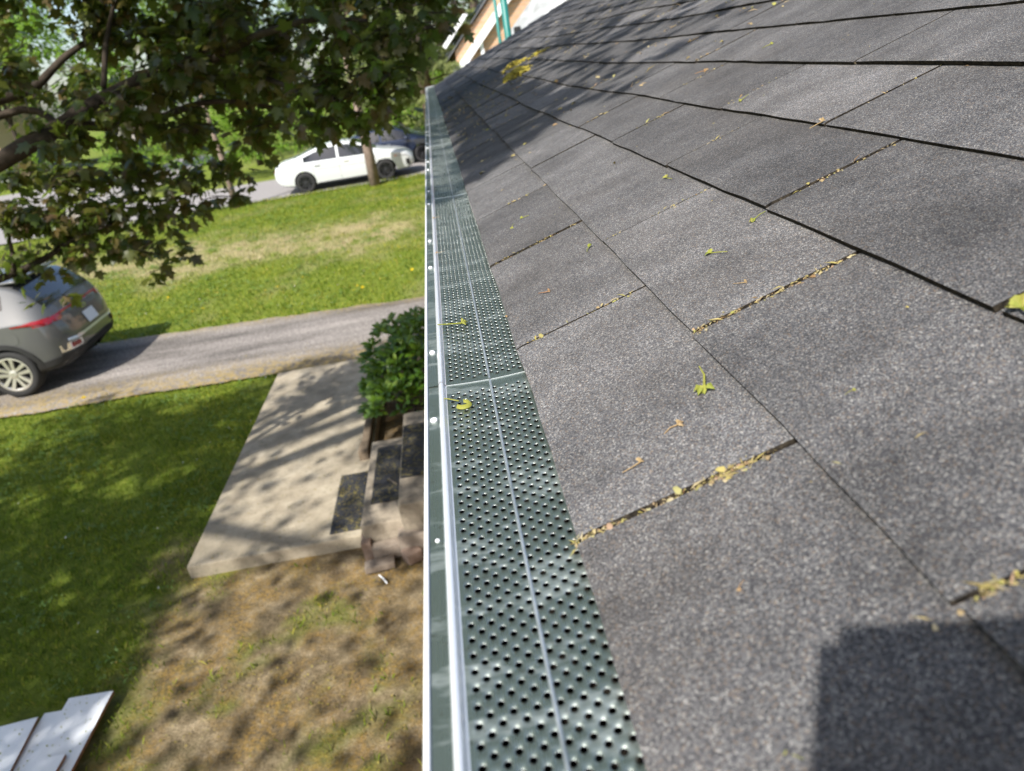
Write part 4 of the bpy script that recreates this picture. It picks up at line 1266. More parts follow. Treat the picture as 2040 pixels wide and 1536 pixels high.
order = np.argsort(np.where(inview, dist, 99))
LEAFME = mesh_from('leaf', MAPLE_V, MAPLE_F, ['maple_leaf'])
LEAFME2 = mesh_from('leaf', MAPLE_V, MAPLE_F, ['maple_leaf_fresh'])
for i in order[:300]:
    o = bpy.data.objects.new('leaf', LEAFME2 if random.random() < 0.25 else LEAFME); link(o, maple)
    Rm = Matrix([list(ROT[i][k]) for k in range(3)]).to_4x4()
    o.matrix_local = Matrix.Translation(Vector(cent[i]) - mo) @ Rm @ Matrix.Scale(float(SCL[i]), 4)
rest = order[300:]
o = bpy.data.objects.new('foliage', scatter_mesh('foliage', MAPLE_V, MAPLE_F, cent[rest] - np.array(mo), ROT[rest], SCL[rest], 'maple_leaf')); link(o, maple); o['kind'] = 'stuff'
o = twigs.build('twigs', 'bark', maple); o['kind'] = 'stuff'
# the crown above and behind the picture (unseen, shaped to shade the near lawn and the far roof)
cent = []; outd = []
def crown(cx, cy, cz, rx, ry, rz, n):
    for _ in range(n):
        d = rand_dirs(1)[0]
        a0 = np.array([cx, cy, cz]) + d * np.array([rx, ry, rz]) * rng.uniform(0.35, 1.0) ** 0.6
        td = d * np.array([1, 1, 0.3]) + rand_dirs(1)[0] * 0.5
        for k in range(9):
            c = a0 + td * rng.uniform(0, 0.5) + rand_dirs(1)[0] * 0.16
            x, y, z = c
            xs_, ys_ = x + 0.513 * z, y + 0.74 * z          # where its shadow meets the ground
            xr, yr = x + 0.513 * (z - 3.25), y + 0.74 * (z - 3.25)   # and the roof
            if ys_ > 8.75 + 0.4 * math.sin(xs_ * 2.3) and xs_ < 0.35: continue  # leaves cut out where their shadow would cover sunlit ground
            if ys_ < 4.6 and xs_ > -2.6 and xs_ < 0.3 and random.random() < 0.84: continue
            if xr > -0.25 and yr < 1.75 + 0.3 * math.sin(xr * 5): continue
            xg, yg = x + 0.513 * (z - 3.1), y + 0.74 * (z - 3.1)
            if -0.10 < xg < 0.045 and 1.2 < yg < 9.4 and random.random() < 0.8: continue
            if xr > 0.42 and yr < 7.5 and random.random() < 0.88: continue
            if -2.6 < xs_ < -1.1 and 4.6 < ys_ < 8.7 and random.random() < 0.82: continue
            q = cam_xy(c)
            if q is not None and -60 < q[0] < 2100 and -60 < q[1] < 1600: continue
            cent.append(c); outd.append(td)
crown(-4.6, 1.4, 6.0, 4.2, 3.4, 2.9, 1200)
crown(-0.6, 4.2, 6.6, 2.2, 3.2, 1.6, 620)
crown(-7.5, 1.8, 5.6, 2.8, 3.0, 2.4, 380)
crown(-6.3, 1.6, 5.4, 2.2, 2.6, 1.6, 260)
crown(-1.7, 1.4, 6.2, 1.5, 2.2, 1.3, 420)
crown(-1.2, 4.0, 5.6, 1.3, 2.4, 0.9, 300)
cent = np.array(cent); outd = np.array(outd)
ROT, SCL = leaf_transforms(cent, outd, 0.125, 0.3)
o = bpy.data.objects.new('crown', scatter_mesh('crown', MAPLES_V, MAPLES_F, cent - np.array(mo), ROT, SCL, 'maple_leaf')); link(o, maple); o['kind'] = 'stuff'

# ------------------------------------------------------------------ shrub, hedges, other trees
sb = empty('shrub', (-0.75, 7.1, 0)); tag(sb, 'dark glossy broad leaved shrub growing beside the steps', 'shrub')
sbo = np.array([-0.75, 7.1, 0])
cent = []; outd = []
for (cx, cy, cz, r, n) in ((-0.80, 7.6, 0.48, 0.50, 100), (-0.72, 6.9, 0.50, 0.44, 90), (-0.86, 6.55, 0.36, 0.34, 70), (-0.45, 7.2, 0.65, 0.45, 80), (-0.98, 7.15, 0.32, 0.30, 50), (-0.55, 8.0, 0.45, 0.42, 60)):
    for _ in range(n):
        d = rand_dirs(1)[0]; d[2] = abs(d[2]) * 0.9 - 0.15
        a0 = np.array([cx, cy, cz]) + d * r * rng.uniform(0.72, 1.02)
        for k in range(6):
            an = k * 2.4 + rng.uniform(0, 1)
            od = d * 0.8 + np.array([math.cos(an), math.sin(an), 0.35]) * 0.8
            cent.append(a0 + od * 0.015); outd.append(od)
cent = np.array(cent); outd = np.array(outd)
keep = (cent[:, 2] > 0.02) & (cent[:, 0] < 0.4)
cent, outd = cent[keep], outd[keep]
ROT, SCL = leaf_transforms(cent, outd, 0.105, 0.15, 0.25)
q = np.array([Vector(c - np.array([0, 0, CAM_Z])).length for c in cent])
vis = np.array([(cam_xy(c)[0] < 846) and cent[i][2] > 0.15 for i, c in enumerate(cent)])
order = np.argsort(np.where(vis, q, 99))
LAUREL = mesh_from('leaf', OVAL_V, OVAL_F, ['laurel_leaf'])
for i in order[:220]:
    o = bpy.data.objects.new('leaf', LAUREL); link(o, sb)
    o.matrix_local = Matrix.Translation(Vector(cent[i] - sbo)) @ Matrix([list(ROT[i][k]) for k in range(3)]).to_4x4() @ Matrix.Scale(float(SCL[i]), 4)
rest = order[220:]
o = bpy.data.objects.new('foliage', scatter_mesh('foliage', OVAL_V, OVAL_F, cent[rest] - sbo, ROT[rest], SCL[rest], 'laurel_leaf')); link(o, sb); o['kind'] = 'stuff'
m_ = MB()
for k in range(14):
    a = random.uniform(0, 6.28); l = random.uniform(0.2, 0.4)
    bx, by = random.uniform(-0.15, 0.15), random.uniform(-0.5, 0.6)
    m_.tube([(bx, by, 0.0), (bx + 0.4 * l * math.cos(a), by + 0.4 * l * math.sin(a), 0.25), (bx + l * math.cos(a), by + l * math.sin(a), 0.5)], [0.012, 0.009, 0.005], 5)
m_.build('stems', 'bark', sb)

def leafy_mass(name, loc, blobs, n, size, mat, label, cat, base=(OVAL_V, OVAL_F), trunk=None, shell=0.55, group=None, droop=0.3):
    """blobs: (x,y,z,rx,ry,rz); leaves fill the outer part of every blob in tight clumps"""
    t = empty(name, loc); tag(t, label, cat, group)
    vols = np.array([b[3] * b[4] + b[4] * b[5] + b[3] * b[5] for b in blobs]); vols = vols / vols.sum()
    cent = []; outd = []
    for b, v in zip(blobs, vols):
        k = max(4, int(n * v / 8))
        d = rand_dirs(k); d[:, 2] = np.where(d[:, 2] < -0.5, -d[:, 2], d[:, 2])
        a0 = np.array(b[:3]) + d * np.array(b[3:]) * (rng.uniform(shell, 1.0, (k, 1)))
        a0 = np.repeat(a0, 8, 0) + rand_dirs(8 * k) * size * 1.3 * rng.uniform(0, 1, (8 * k, 1)); cent.append(a0); outd.append(np.repeat(d, 8, 0))
    cent = np.concatenate(cent); outd = np.concatenate(outd)
    kp = cent[:, 2] + loc[2] > 0.02; cent, outd = cent[kp], outd[kp]
    ROT, SCL = leaf_transforms(cent, outd, size, droop, 0.8)
    o = bpy.data.objects.new('crown', scatter_mesh('crown', base[0], base[1], cent, ROT, SCL, mat)); link(o, t); o['kind'] = 'stuff'
    if trunk:
        m = MB()
        for P, rr in trunk['paths']: m.tube(P, rr, 9)
        m.build('trunk', trunk['mat'], t, True)
    return t
def hedge(loc, L, W, H, n, label, size=0.10):
    blobs = []
    for k in range(int(L / 0.45) + 1):
        x = -L / 2 + L * k / max(1, int(L / 0.45))
        blobs.append((x, 0, H * 0.50, 0.40, W / 2, H * random.uniform(0.48, 0.54)))
    return leafy_mass('hedge', loc, blobs, n, size, 'hedge_leaf', label, 'hedge', shell=0.7, group='clipped hedges along the street')
hedge((-11.4, 33.2, 0), 5.0, 1.6, 2.7, 8000, 'bright green clipped hedge left of the white sedan, beside the far driveway', 0.12)
hedge((-5.4, 32.2, 0), 6.6, 1.6, 3.0, 10000, 'bright green clipped hedge right behind the tail of the white sedan', 0.12)
hedge((-30, 49, 0), 12, 2.0, 1.9, 6000, 'green hedge in front of the beige building', 0.2)
hedge((1.0, 32.6, 0), 5.4, 2.0, 3.3, 8000, 'tall bright green hedge by the far end of the gutter', 0.13)

def deciduous(loc, h, r, n, size, mat, label, bark='bark', tr=0.14, low=0.35, group=None):
    blobs = []
    for k in range(16):
        a = random.uniform(0, 6.28); q = random.uniform(0.1, 0.72) * r
        z = h * random.uniform(low + 0.08, 0.9); s = r * random.uniform(0.32, 0.5) * (1.15 - 0.5 * abs(z / h - 0.6))
        blobs.append((q * math.cos(a), q * math.sin(a), z, s, s, s * 0.75))
    paths = [([(0, 0, -0.1), (0.02, 0.03, h * 0.2), (-0.04, 0.02, h * 0.45), (0.06, 0.0, h * 0.85)], [tr * 1.25, tr, tr * 0.7, tr * 0.15])]
    for b in blobs[:9]:
        z0 = h * random.uniform(low - 0.08, low + 0.2); paths.append(([(0, 0, z0), (b[0] * 0.5, b[1] * 0.5, (z0 + b[2]) / 2 + 0.1), (b[0], b[1], b[2])], [tr * 0.45, tr * 0.3, tr * 0.08]))
    return leafy_mass('tree', loc, blobs, n, size, mat, label, 'tree', trunk=dict(mat=bark, paths=paths), group=group, shell=0.3)
deciduous((-2.33, 24.15, 0), 7.4, 2.0, 5200, 0.13, 'far_leaf', 'young tree with pale slender trunk in front of the white sedan', 'light_bark', 0.15, 0.62)
deciduous((-6.9, 24.3, 0), 7.0, 1.7, 3600, 0.13, 'far_leaf', 'slim young tree at the lawn edge left of the white sedan', 'light_bark', 0.09, 0.60)
BG = 'trees beyond the street'
deciduous((-9.0, 38.0, 0), 11.0, 4.6, 8500, 0.26, 'far_leaf', 'broad tree behind the leftmost hedge', low=0.18, group=BG)
deciduous((-3.2, 37.5, 0), 12.0, 4.6, 9500, 0.26, 'far_leaf', 'tall tree behind the roof of the white sedan', low=0.12, group=BG)
deciduous((1.8, 37.5, 0), 13.0, 4.4, 8500, 0.26, 'far_leaf', 'tall tree behind the tall hedge at the far end of the gutter', low=0.15, group=BG)
deciduous((-16.5, 42.0, 0), 11.0, 4.8, 7000, 0.28, 'hedge_leaf', 'bright green tree beside the beige building', low=0.2, group=BG)
deciduous((-24.5, 47.0, 0), 12.0, 5.0, 6000, 0.30, 'far_leaf', 'tree at the far left edge of the street', low=0.3, group=BG)
deciduous((-31.0, 60.0, 0), 14.0, 6.5, 6000, 0.36, 'far_leaf', 'large tree behind the beige building', low=0.15, group=BG)
deciduous((-15.0, 62.0, 0), 16.0, 8.0, 7500, 0.40, 'far_leaf', 'distant tree closing the view behind the bright green tree', low=0.1, group=BG)
deciduous((0.0, 58.0, 0), 16.0, 8.0, 7500, 0.40, 'far_leaf', 'distant tree closing the view behind the tall trees', low=0.1, group=BG)

def spruce(loc, h, r, n, label, z0=0.06):
    t = empty('spruce_tree', loc); tag(t, label, 'tree', 'spruces behind the end of the roof')
    m = MB(); m.tube([(0, 0, -0.1), (0.03, 0, h * 0.4), (0, 0.02, h)], [0.20, 0.14, 0.02], 10); m.build('trunk', 'light_bark', t, True)
    cent = []; outd = []; br = MB()
    nb = 120
    for k in range(nb):
        f = (k + 0.5) / nb; z = h * (z0 + (0.98 - z0) * f); a = k * 2.4 + random.uniform(-0.3, 0.3)
        L = r * (1 - f) ** 0.75 * random.uniform(0.75, 1.1) + 0.15
        d = np.array([math.cos(a), math.sin(a), 0.0])
        tip = np.array([0, 0, z]) + d * L + np.array([0, 0, 0.10 * L - 0.16 * L * L])
        br.tube([(0, 0, z), tuple(np.array([0, 0, z]) + d * L * 0.5 + np.array([0, 0, 0.06 * L])), tuple(tip)], [0.03, 0.018, 0.006], 4, 0, False)
        ns = int(n / nb * (0.35 + 1.3 * L / r))
        for _ in range(ns):
            s = random.uniform(0.18, 1.0) ** 0.8; side = random.uniform(-1, 1) * 0.26 * L * (1.1 - s)
            p = np.array([0, 0, z]) + d * L * s + np.array([0, 0, 0.12 * L * s - 0.18 * L * s * s]) + np.array([-d[1], d[0], 0]) * side + np.array([0, 0, -abs(random.gauss(0, 0.10))])
            cent.append(p); outd.append(d * 0.7 + np.array([-d[1], d[0], 0]) * (0.5 if side > 0 else -0.5))
    cent = np.array(cent); outd = np.array(outd)
    ROT, SCL = leaf_transforms(cent, outd, 0.24, 0.45, 0.35)
    o = bpy.data.objects.new('crown', scatter_mesh('crown', SPRIG_V, SPRIG_F, cent, ROT, SCL, 'spruce_needles')); link(o, t); o['kind'] = 'stuff'
    o = br.build('branches', 'bark', t); o['kind'] = 'stuff'
spruce((-0.15, 21.0, 0), 14.0, 2.1, 9000, 'tall spruce right behind the far end of the gutter', 0.17)
spruce((-1.7, 34.0, 0), 13.0, 3.0, 6000, 'spruce farther back, left of the end of the gutter')
spruce((2.0, 28.5, 0), 17.0, 3.2, 5000, 'tall spruce rising over the end of the roof')

# ------------------------------------------------------------------ neighbouring buildings
nb_ = empty('brick_house', (5.0, 19.0, 0)); tag(nb_, 'tan brick neighbouring house with white gable trim beyond the roof', 'house')
def nbx(mb, name, mat, smooth=False):
    mb.V = [(x - 5.0, y - 19.0, z) for x, y, z in mb.V]; return mb.build(name, mat, nb_, smooth)
m_ = MB(); m_.add([(0.75, 19.4, 0), (10, 19.4, 0), (10, 19.4, 7.5), (5.5, 19.4, 8.2), (0.75, 19.4, 3.5), (0.75, 25, 0), (10, 25, 0), (10, 25, 7.5), (5.5, 25, 8.2), (0.75, 25, 3.5)],
                  [(4, 3, 2, 1, 0), (5, 6, 7, 8, 9), (0, 5, 9, 4), (1, 2, 7, 6)])
nbx(m_, 'wall', 'brick')
def beam(p0, p1, w, d, name, mat):
    p0 = Vector(p0); p1 = Vector(p1); t = (p1 - p0).normalized(); nrm = Vector((0, -1, 0)); s = t.cross(nrm).normalized()
    V = []
    for p in (p0, p1):
        for a, b in ((-1, 0), (1, 0), (1, 1), (-1, 1)): V.append(tuple(p + s * (w / 2 * a) + nrm * (d * b)))
    m = MB(); m.add(V, [(0, 1, 2, 3), (7, 6, 5, 4), (0, 4, 5, 1), (1, 5, 6, 2), (2, 6, 7, 3), (3, 7, 4, 0)]); return nbx(m, name, mat)
beam((0.72, 19.36, 3.02), (3.2, 19.36, 5.45), 0.17, 0.12, 'gable_trim', 'white_enamel')
beam((0.62, 19.36, 3.12), (1.10, 19.36, 3.12), 0.20, 0.16, 'gable_return', 'white_enamel')
beam((0.50, 19.36, 3.62), (1.15, 19.36, 4.28), 0.10, 0.08, 'gable_trim', 'white_enamel')
beam((1.42, 19.38, 2.4), (1.42, 19.38, 3.66), 0.09, 0.06, 'corner_trim', 'white_enamel')
# white ribbed awning sloping up to the right in front of the brick
a0 = Vector((1.80, 18.9, 3.42)); a1 = Vector((3.9, 18.9, 5.45)); b0 = Vector((2.05, 18.3, 3.48)); b1 = Vector((5.0, 18.3, 5.0))
for k in range(8):
    p = a0.lerp(b0, k / 8); p2 = a0.lerp(b0, (k + 0.88) / 8); q = a1.lerp(b1, k / 8); q2 = a1.lerp(b1, (k + 0.88) / 8)
    m_ = MB(); V = [tuple(v) for v in (p, q, q2, p2)] + [tuple(v + Vector((0, 0.03, 0.035))) for v in (p, q, q2, p2)]
    m_.add(V, [(0, 1, 2, 3), (7, 6, 5, 4), (0, 4, 5, 1), (1, 5, 6, 2), (2, 6, 7, 3), (3, 7, 4, 0)]); nbx(m_, 'awning_panel', 'awning_metal')
beam(tuple(b0 + Vector((0.0, -0.05, -0.02))), tuple(b1 + Vector((0.0, -0.05, -0.02))), 0.15, 0.08, 'awning_fascia', 'white_enamel')
m_ = MB(); m_.add([(0.45, 19.3, 3.25), (5.5, 19.3, 8.35), (5.5, 25.2, 8.35), (0.45, 25.2, 3.25)], [(0, 1, 2, 3)]); nbx(m_, 'roof', 'grey_roofing')

po = MB(); po.tube([(0, 0, 0), (0, 0, 5.2)], 0.052, 12); o = po.build('teal_post', 'teal_paint', None, True); o.location = (1.27, 11.7, 0)
tag(o, 'thick teal painted post standing just beyond the far roof edge', 'post')
m_ = MB(); m_.box(-0.02, 0.16, -0.07, 0.07, 3.40, 3.50, bev=0.02); m_.box(0.10, 0.20, -0.06, 0.06, 3.48, 3.66, bev=0.02); m_.build('black_bracket', 'black_rubber', o)
po = MB(); po.tube([(0, 0, 0), (0, 0, 5.6)], 0.034, 10); o = po.build('teal_post', 'teal_paint', None, True); o.location = (1.53, 15.7, 0)
tag(o, 'thin teal post farther back, left of the thick one', 'post')

bh = empty('beige_building', (-38, 55, 0.0)); tag(bh, 'beige rendered building across the street at the far left', 'building')
m_ = MB(); m_.box(-9, 8, 0, 8, 0, 6.2); m_.build('wall', 'beige_render', bh)
m_ = MB(); m_.box(-9.4, 8.4, -0.4, 8.4, 6.2, 6.6); m_.build('roof', 'grey_roofing', bh)
m_ = MB(); m_.box(-9.02, 8.02, -0.05, 0.05, 0, 1.9); m_.build('plinth', 'grey_roofing', bh)
for k in range(6):
    f = MB(); f.box(-8 + k * 2.7, -6.6 + k * 2.7, -0.06, 0.02, 2.4, 4.2); w = f.build('window', 'white_enamel', bh)
    f = MB(); f.box(-7.9 + k * 2.7, -6.7 + k * 2.7, -0.085, -0.065, 2.5, 4.1); f.build('pane', 'window_dark', w)
# side drive and forecourt across the street
m_ = MB(); m_.add([(-60, 30.7, -0.002), (-17.2, 30.7, -0.002), (-17.6, 44, -0.002), (-60, 44, -0.002)], [(0, 1, 2, 3)]); o = m_.build('forecourt', 'street'); tag(o, 'pale paved forecourt across the street', kind='structure')
m_ = MB(); m_.add([(-16.0, 30.6, 0.0), (-13.2, 30.6, 0.0), (-13.4, 50, 0.0), (-17, 50, 0.0)], [(0, 1, 2, 3)]); o = m_.build('side_drive', 'street'); tag(o, 'pale driveway across the street', kind='structure')

# ------------------------------------------------------------------ grass
def grass(name, label, x0, x1, y0, y1, n, h, w, seed):
    r_ = np.random.default_rng(seed)
    X = r_.uniform(x0, x1, n); Y = r_.uniform(y0, y1, n)
    keep = []; dry = []
    for x, y in zip(X, Y):
        g, d = yard(x, y)
        slab = -2.60 < x < -1.12 and 4.7 < y < 8.66
        t = (x + 26) / 26.4
        ya = 13.6 + (10.95 - 13.6) * t; yb = 9.75 + (8.72 - 9.75) * t
        nz = 0.05 * fbm(x, y, 1.8, 3, 2.2)
        drv = yb + nz + 0.02 < y < ya + nz + 0.03
        brd = -3.5 < x < -2.68 and y < 3.62
        ok = (not slab) and (not drv) and (not brd) and random.random() < max(0.0, g * 1.05 - 0.04) and x < 0.45
        keep.append(ok); dry.append(min(1, d * 1.1) if random.random() < 0.35 + d else 0.0)
    keep = np.array(keep); X = X[keep]; Y = Y[keep]; dry = np.array(dry)[keep]; n = len(X)
    a = r_.uniform(0, 2 * np.pi, n); H = h * r_.uniform(0.45, 1.25, n) * (0.75 + 0.5 * np.array([mnoise.noise(Vector((x * 1.7, y * 1.7, 3))) for x, y in zip(X, Y)])); W = w * r_.uniform(0.7, 1.2, n)
    lean = r_.uniform(0.2, 1.1, n); la = r_.uniform(0, 2 * np.pi, n)
    cx, cy = np.cos(a), np.sin(a); lx, ly = np.cos(la) * lean * H, np.sin(la) * lean * H
    z0 = np.full(n, -0.01)
    V = np.zeros((n, 4, 3))
    V[:, 0] = np.stack([X - cx * W, Y - cy * W, z0], 1); V[:, 1] = np.stack([X + cx * W, Y + cy * W, z0], 1)
    V[:, 2] = np.stack([X + lx * 0.4 + cx * W * 0.7, Y + ly * 0.4 + cy * W * 0.7, H * 0.6], 1); V[:, 3] = np.stack([X + lx, Y + ly, H], 1)
    F = (np.array([[0, 1, 2], [0, 2, 3]])[None] + (np.arange(n) * 4)[:, None, None]).reshape(-1, 3)
    me = fast_mesh(name, V.reshape(-1, 3), F, 'grass')
    at = me.attributes.new('dry', 'FLOAT', 'POINT'); at.data.foreach_set('value', np.repeat(dry, 4).astype(np.float32))
    tag(link(bpy.data.objects.new(name, me)), label, 'grass', kind='stuff')
grass('lawn_grass', 'shaded short grass of the near lawn', -7.5, 0.3, 2.4, 9.4, 95000, 0.045, 0.0035, 1)
grass('lawn_grass', 'sunlit grass of the far lawn beyond the driveway', -14, 0.6, 10.9, 25.2, 85000, 0.055, 0.010, 2)

# broad leaved weeds and pale petals among the grass
def weeds(name, label, n, x0, x1, y0, y1, size, mat, seed):
    r_ = np.random.default_rng(seed); P = []
    while len(P) < n:
        x, y = r_.uniform(x0, x1), r_.uniform(y0, y1)
        if yard(x, y)[0] < 0.5 or (-2.65 < x < -1.1 and 4.6 < y < 8.7) or (-3.5 < x < -2.6 and y < 3.7): continue
        t = (x + 26) / 26.4
        if 9.75 - 1.03 * t - 0.05 < y < 13.6 - 2.65 * t + 0.05: continue
        if mat != 'petal_white' and fbm(x, y, 0.8, 3, 12.5) < 0.05: continue
        k = int(r_.integers(3, 7)) if mat != 'petal_white' else 1
        for q in range(k): P.append((x + r_.normal() * size * 0.6, y + r_.normal() * size * 0.6, 0.030 + 0.02 * r_.random()))
    P = np.array(P[:n]); N = len(P)
    od = rand_dirs(N); od[:, 2] *= 0.2
    ROT, SCL = leaf_transforms(P, od, size, -0.1, 0.2)
    tag(link(bpy.data.objects.new(name, scatter_mesh(name, OVAL_V, OVAL_F, P, ROT, SCL, mat))), label, 'weeds' if mat != 'petal_white' else 'petals', kind='stuff')
leafmat('weed_leaf', [(0.06, 0.13, 0.02), (0.10, 0.19, 0.025), (0.16, 0.22, 0.04)], 0.3)
simple('petal_white', (0.62, 0.60, 0.54), 0.7)
weeds('lawn_weeds', 'broad leaved weeds in the shaded near lawn', 5200, -7.5, -2.4, 2.6, 9.2, 0.034, 'weed_leaf', 21)
weeds('lawn_weeds', 'broad leaved weeds in the sunlit far lawn', 6500, -11, 0.4, 11.2, 24.5, 0.055, 'weed_leaf', 22)
weeds('fallen_petals', 'white petals and bits scattered over the lawn', 420, -10, 0.4, 3.0, 22, 0.022, 'petal_white', 23)

# ------------------------------------------------------------------ dandelions
DH = MB()
for k in range(14):
    a = 2 * math.pi * k / 14
    for rr, zz_ in ((0.026, 0.004), (0.017, 0.010)):
        c, s = math.cos(a + rr * 60), math.sin(a + rr * 60)
        DH.add([(0, 0, 0), (c * rr - s * 0.005, s * rr + c * 0.005, zz_), (c * rr * 1.1, s * rr * 1.1, zz_), (c * rr + s * 0.005, s * rr - c * 0.005, zz_)], [(0, 3, 2, 1)])
DHME = mesh_from('flower_head', DH.V, DH.F, ['dandelion_yellow'])
DS = MB(); DS.tube([(0, 0, 0), (0.004, 0.003, 0.05), (0, 0, 0.09)], [0.0025, 0.002, 0.002], 5); DSME = mesh_from('stem', DS.V, DS.F, ['flower_green'])
for (x, y) in ((-1.9, 11.9), (-1.75, 12.0), (-1.85, 12.15), (-4.6, 12.4), (-4.75, 12.3), (-3.6, 12.9), (-3.0, 13.4), (-2.6, 13.8), (-3.4, 13.0), (-0.9, 12.6), (-5.6, 13.6), (-1.2, 14.5), (-2.0, 16.0), (-3.8, 14.6), (-6.2, 14.9), (-2.8, 18.5), (-4.9, 9.0), (-5.2, 9.0), (-4.4, 8.7), (-2.2, 21.5), (-3.2, 22.5), (-1.4, 20.0), (-1.6, 23.2)):
    d = empty('dandelion', (x, y, 0), random.uniform(0, 6)); tag(d, 'small yellow dandelion in the lawn', 'flower', 'dandelions in the lawn')
    o = bpy.data.objects.new('stem', DSME); link(o, d)
    o = bpy.data.objects.new('flower_head', DHME); link(o, d); o.location = (0, 0, 0.085); o.rotation_euler = (random.uniform(-0.5, 0.3), random.uniform(-0.4, 0.4), 0); o.scale = (0.95,) * 3

# ------------------------------------------------------------------ fallen maple flowers on roof, guard and ground
BIT_V = [(0, 0, 0), (.30, .25, .22), (.22, .8, .16), (0, 1, .04), (-.24, .75, .22), (-.28, .22, .16), (0, .5, .34)]
BIT_F = [(6, 0, 1), (6, 1, 2), (6, 2, 3), (6, 3, 4), (6, 4, 5), (6, 5, 0)]
def litter(name, P, N, size, mat, label, cat):
    P = np.array(P); k = len(P)
    yd = rand_dirs(k); nr = np.array(N) + rand_dirs(k) * 0.35
    yd -= nr * (np.einsum('ij,ij->i', yd, nr) / np.einsum('ij,ij->i', nr, nr))[:, None] * 0.85
    o = bpy.data.objects.new(name, scatter_mesh(name, BIT_V, BIT_F, P, frames(yd, nr), np.asarray(size) * rng.uniform(0.5, 1.3, k), mat))
    link(o); tag(o, label, cat, kind='stuff'); return o
rn = Vector((-math.sin(R(20)), 0, math.cos(R(20))))
P = []; SZ = []
def rp(e, D, n=0.0):
    # height of the tab surface above the roof plane at this spot
    f = (e / EXPO) % 1.0
    return tuple(roofP(e, D, -0.0056 * f + n))
# packed into the slots between tabs: (course, D, amount, first fraction, last fraction)
for k, D, amt, f0, f1 in ((0, 0.362, 420, 0.0, 0.92), (0, 0.694, 90, 0.0, 0.9), (0, 1.026, 110, 0.0, 0.95), (1, 0.544, 220, 0.02, 0.98), (1, 0.212, 150, -0.1, 0.6), (1, 0.876, 70, 0.1, 0.95), (2, 0.716, 90, 0.25, 0.95), (2, 1.05, 60, 0.1, 0.95), (3, 0.867, 14, 0, 1), (3, 1.2, 16, 0.1, 0.9), (4, 1.05, 5, 0, 1), (4, 1.71, 12, 0, 1)):
    cl = [random.uniform(f0, f1) for _ in range(7)]
    for _ in range(amt):
        f = random.choice(cl) + random.gauss(0, 0.05) if random.random() < 0.65 else random.uniform(f0, f1)
        f = min(f1, max(f0, f))
        P.append(rp((k + f) * EXPO, D - 0.001 + random.gauss(-0.0004, 0.0024), random.uniform(-0.0030, 0.0010))); SZ.append(random.choice((0.0018, 0.0026, 0.0036, 0.005)))
for k, D in SLOTS:
    if k > 9 or D < 0.9 or D > 5.5 or random.random() < 0.35: continue
    if (k, round(D, 2)) in ((0, 1.03), (1, 0.88), (2, 1.05)): continue
    f0 = random.uniform(0, 0.5); f1 = random.uniform(f0 + 0.2, 1.0)
    for _ in range(random.randrange(8, 30)):
        P.append(rp((k + random.uniform(f0, f1)) * EXPO, D + random.gauss(0, 0.003), random.uniform(-0.003, 0.001))); SZ.append(random.choice((0.003, 0.005, 0.007)) * (1 + 0.15 * D))
# loose bits everywhere, thicker towards the far end where the boughs overhang
for _ in range(150):
    P.append(rp(random.uniform(0, 0.9), random.uniform(0.2, 2.2), 0.0)); SZ.append(random.choice((0.0018, 0.003, 0.0045)))
for _ in range(750):
    D = 1.7 + abs(random.gauss(0, 2.4))
    if D > 9: continue
    P.append(rp(random.uniform(0, 2.0), D, 0.0)); SZ.append(random.choice((0.005, 0.008, 0.011, 0.016)))
for _ in range(420):
    D = random.uniform(2.6, 5.6); e = abs(random.gauss(0.18, 0.16))
    P.append(rp(e, D, 0.0)); SZ.append(random.choice((0.008, 0.012, 0.016)))
SPL_V = [(0, 0, 0), (.10, .5, .10), (0, 1.3, .02), (-.08, .5, .12), (0, .5, .2)]
SPL_F = [(4, 0, 1), (4, 1, 2), (4, 2, 3), (4, 3, 0)]
half_ = [i for i in range(len(P)) if random.random() < 0.42]
hs = set(half_)
BV, BF = BIT_V, BIT_F
BIT_V, BIT_F = SPL_V, SPL_F
litter('fallen_stems', [P[i] for i in half_], np.tile(np.array(rn), (len(half_), 1)), [SZ[i] * random.uniform(0.8, 2.0) for i in half_], 'litter', 'thin tan stems and scales scattered in the shingle slots', 'litter')
BIT_V, BIT_F = BV, BF
P = [P[i] for i in range(len(P)) if i not in hs]; SZ = [SZ[i] * random.uniform(0.5, 1.25) for i in range(len(SZ)) if i not in hs]
litter('fallen_flowers', P, np.tile(np.array(rn), (len(P), 1)), SZ, 'litter', 'yellow and tan flower litter scattered over the shingles', 'litter')
def heap(e, D, re, rD, h, n, label):
    P = []
    for _ in range(n):
        a = random.uniform(0, 6.28); q = math.sqrt(random.random())
        P.append(rp(e + re * q * math.cos(a) + 0.5 * 0 , D + rD * q * math.sin(a), h * (1 - q * q) * random.random() ** 0.6))
    litter('flower_heap', P, np.tile(np.array(rn), (n, 1)), np.full(n, 0.020), 'heap_yellow', label, 'litter')
heap(0.445, 4.06, 0.075, 0.22, 0.022, 420, 'yellow heap of fallen maple flowers on the shaded shingles')
heap(0.52, 4.75, 0.085, 0.10, 0.022, 200, 'smaller heap of fallen flowers farther up the roof, behind the larger one')
heap(0.66, 4.55, 0.07, 0.07, 0.014, 90, 'thin drift of fallen flowers up the roof from the heaps')
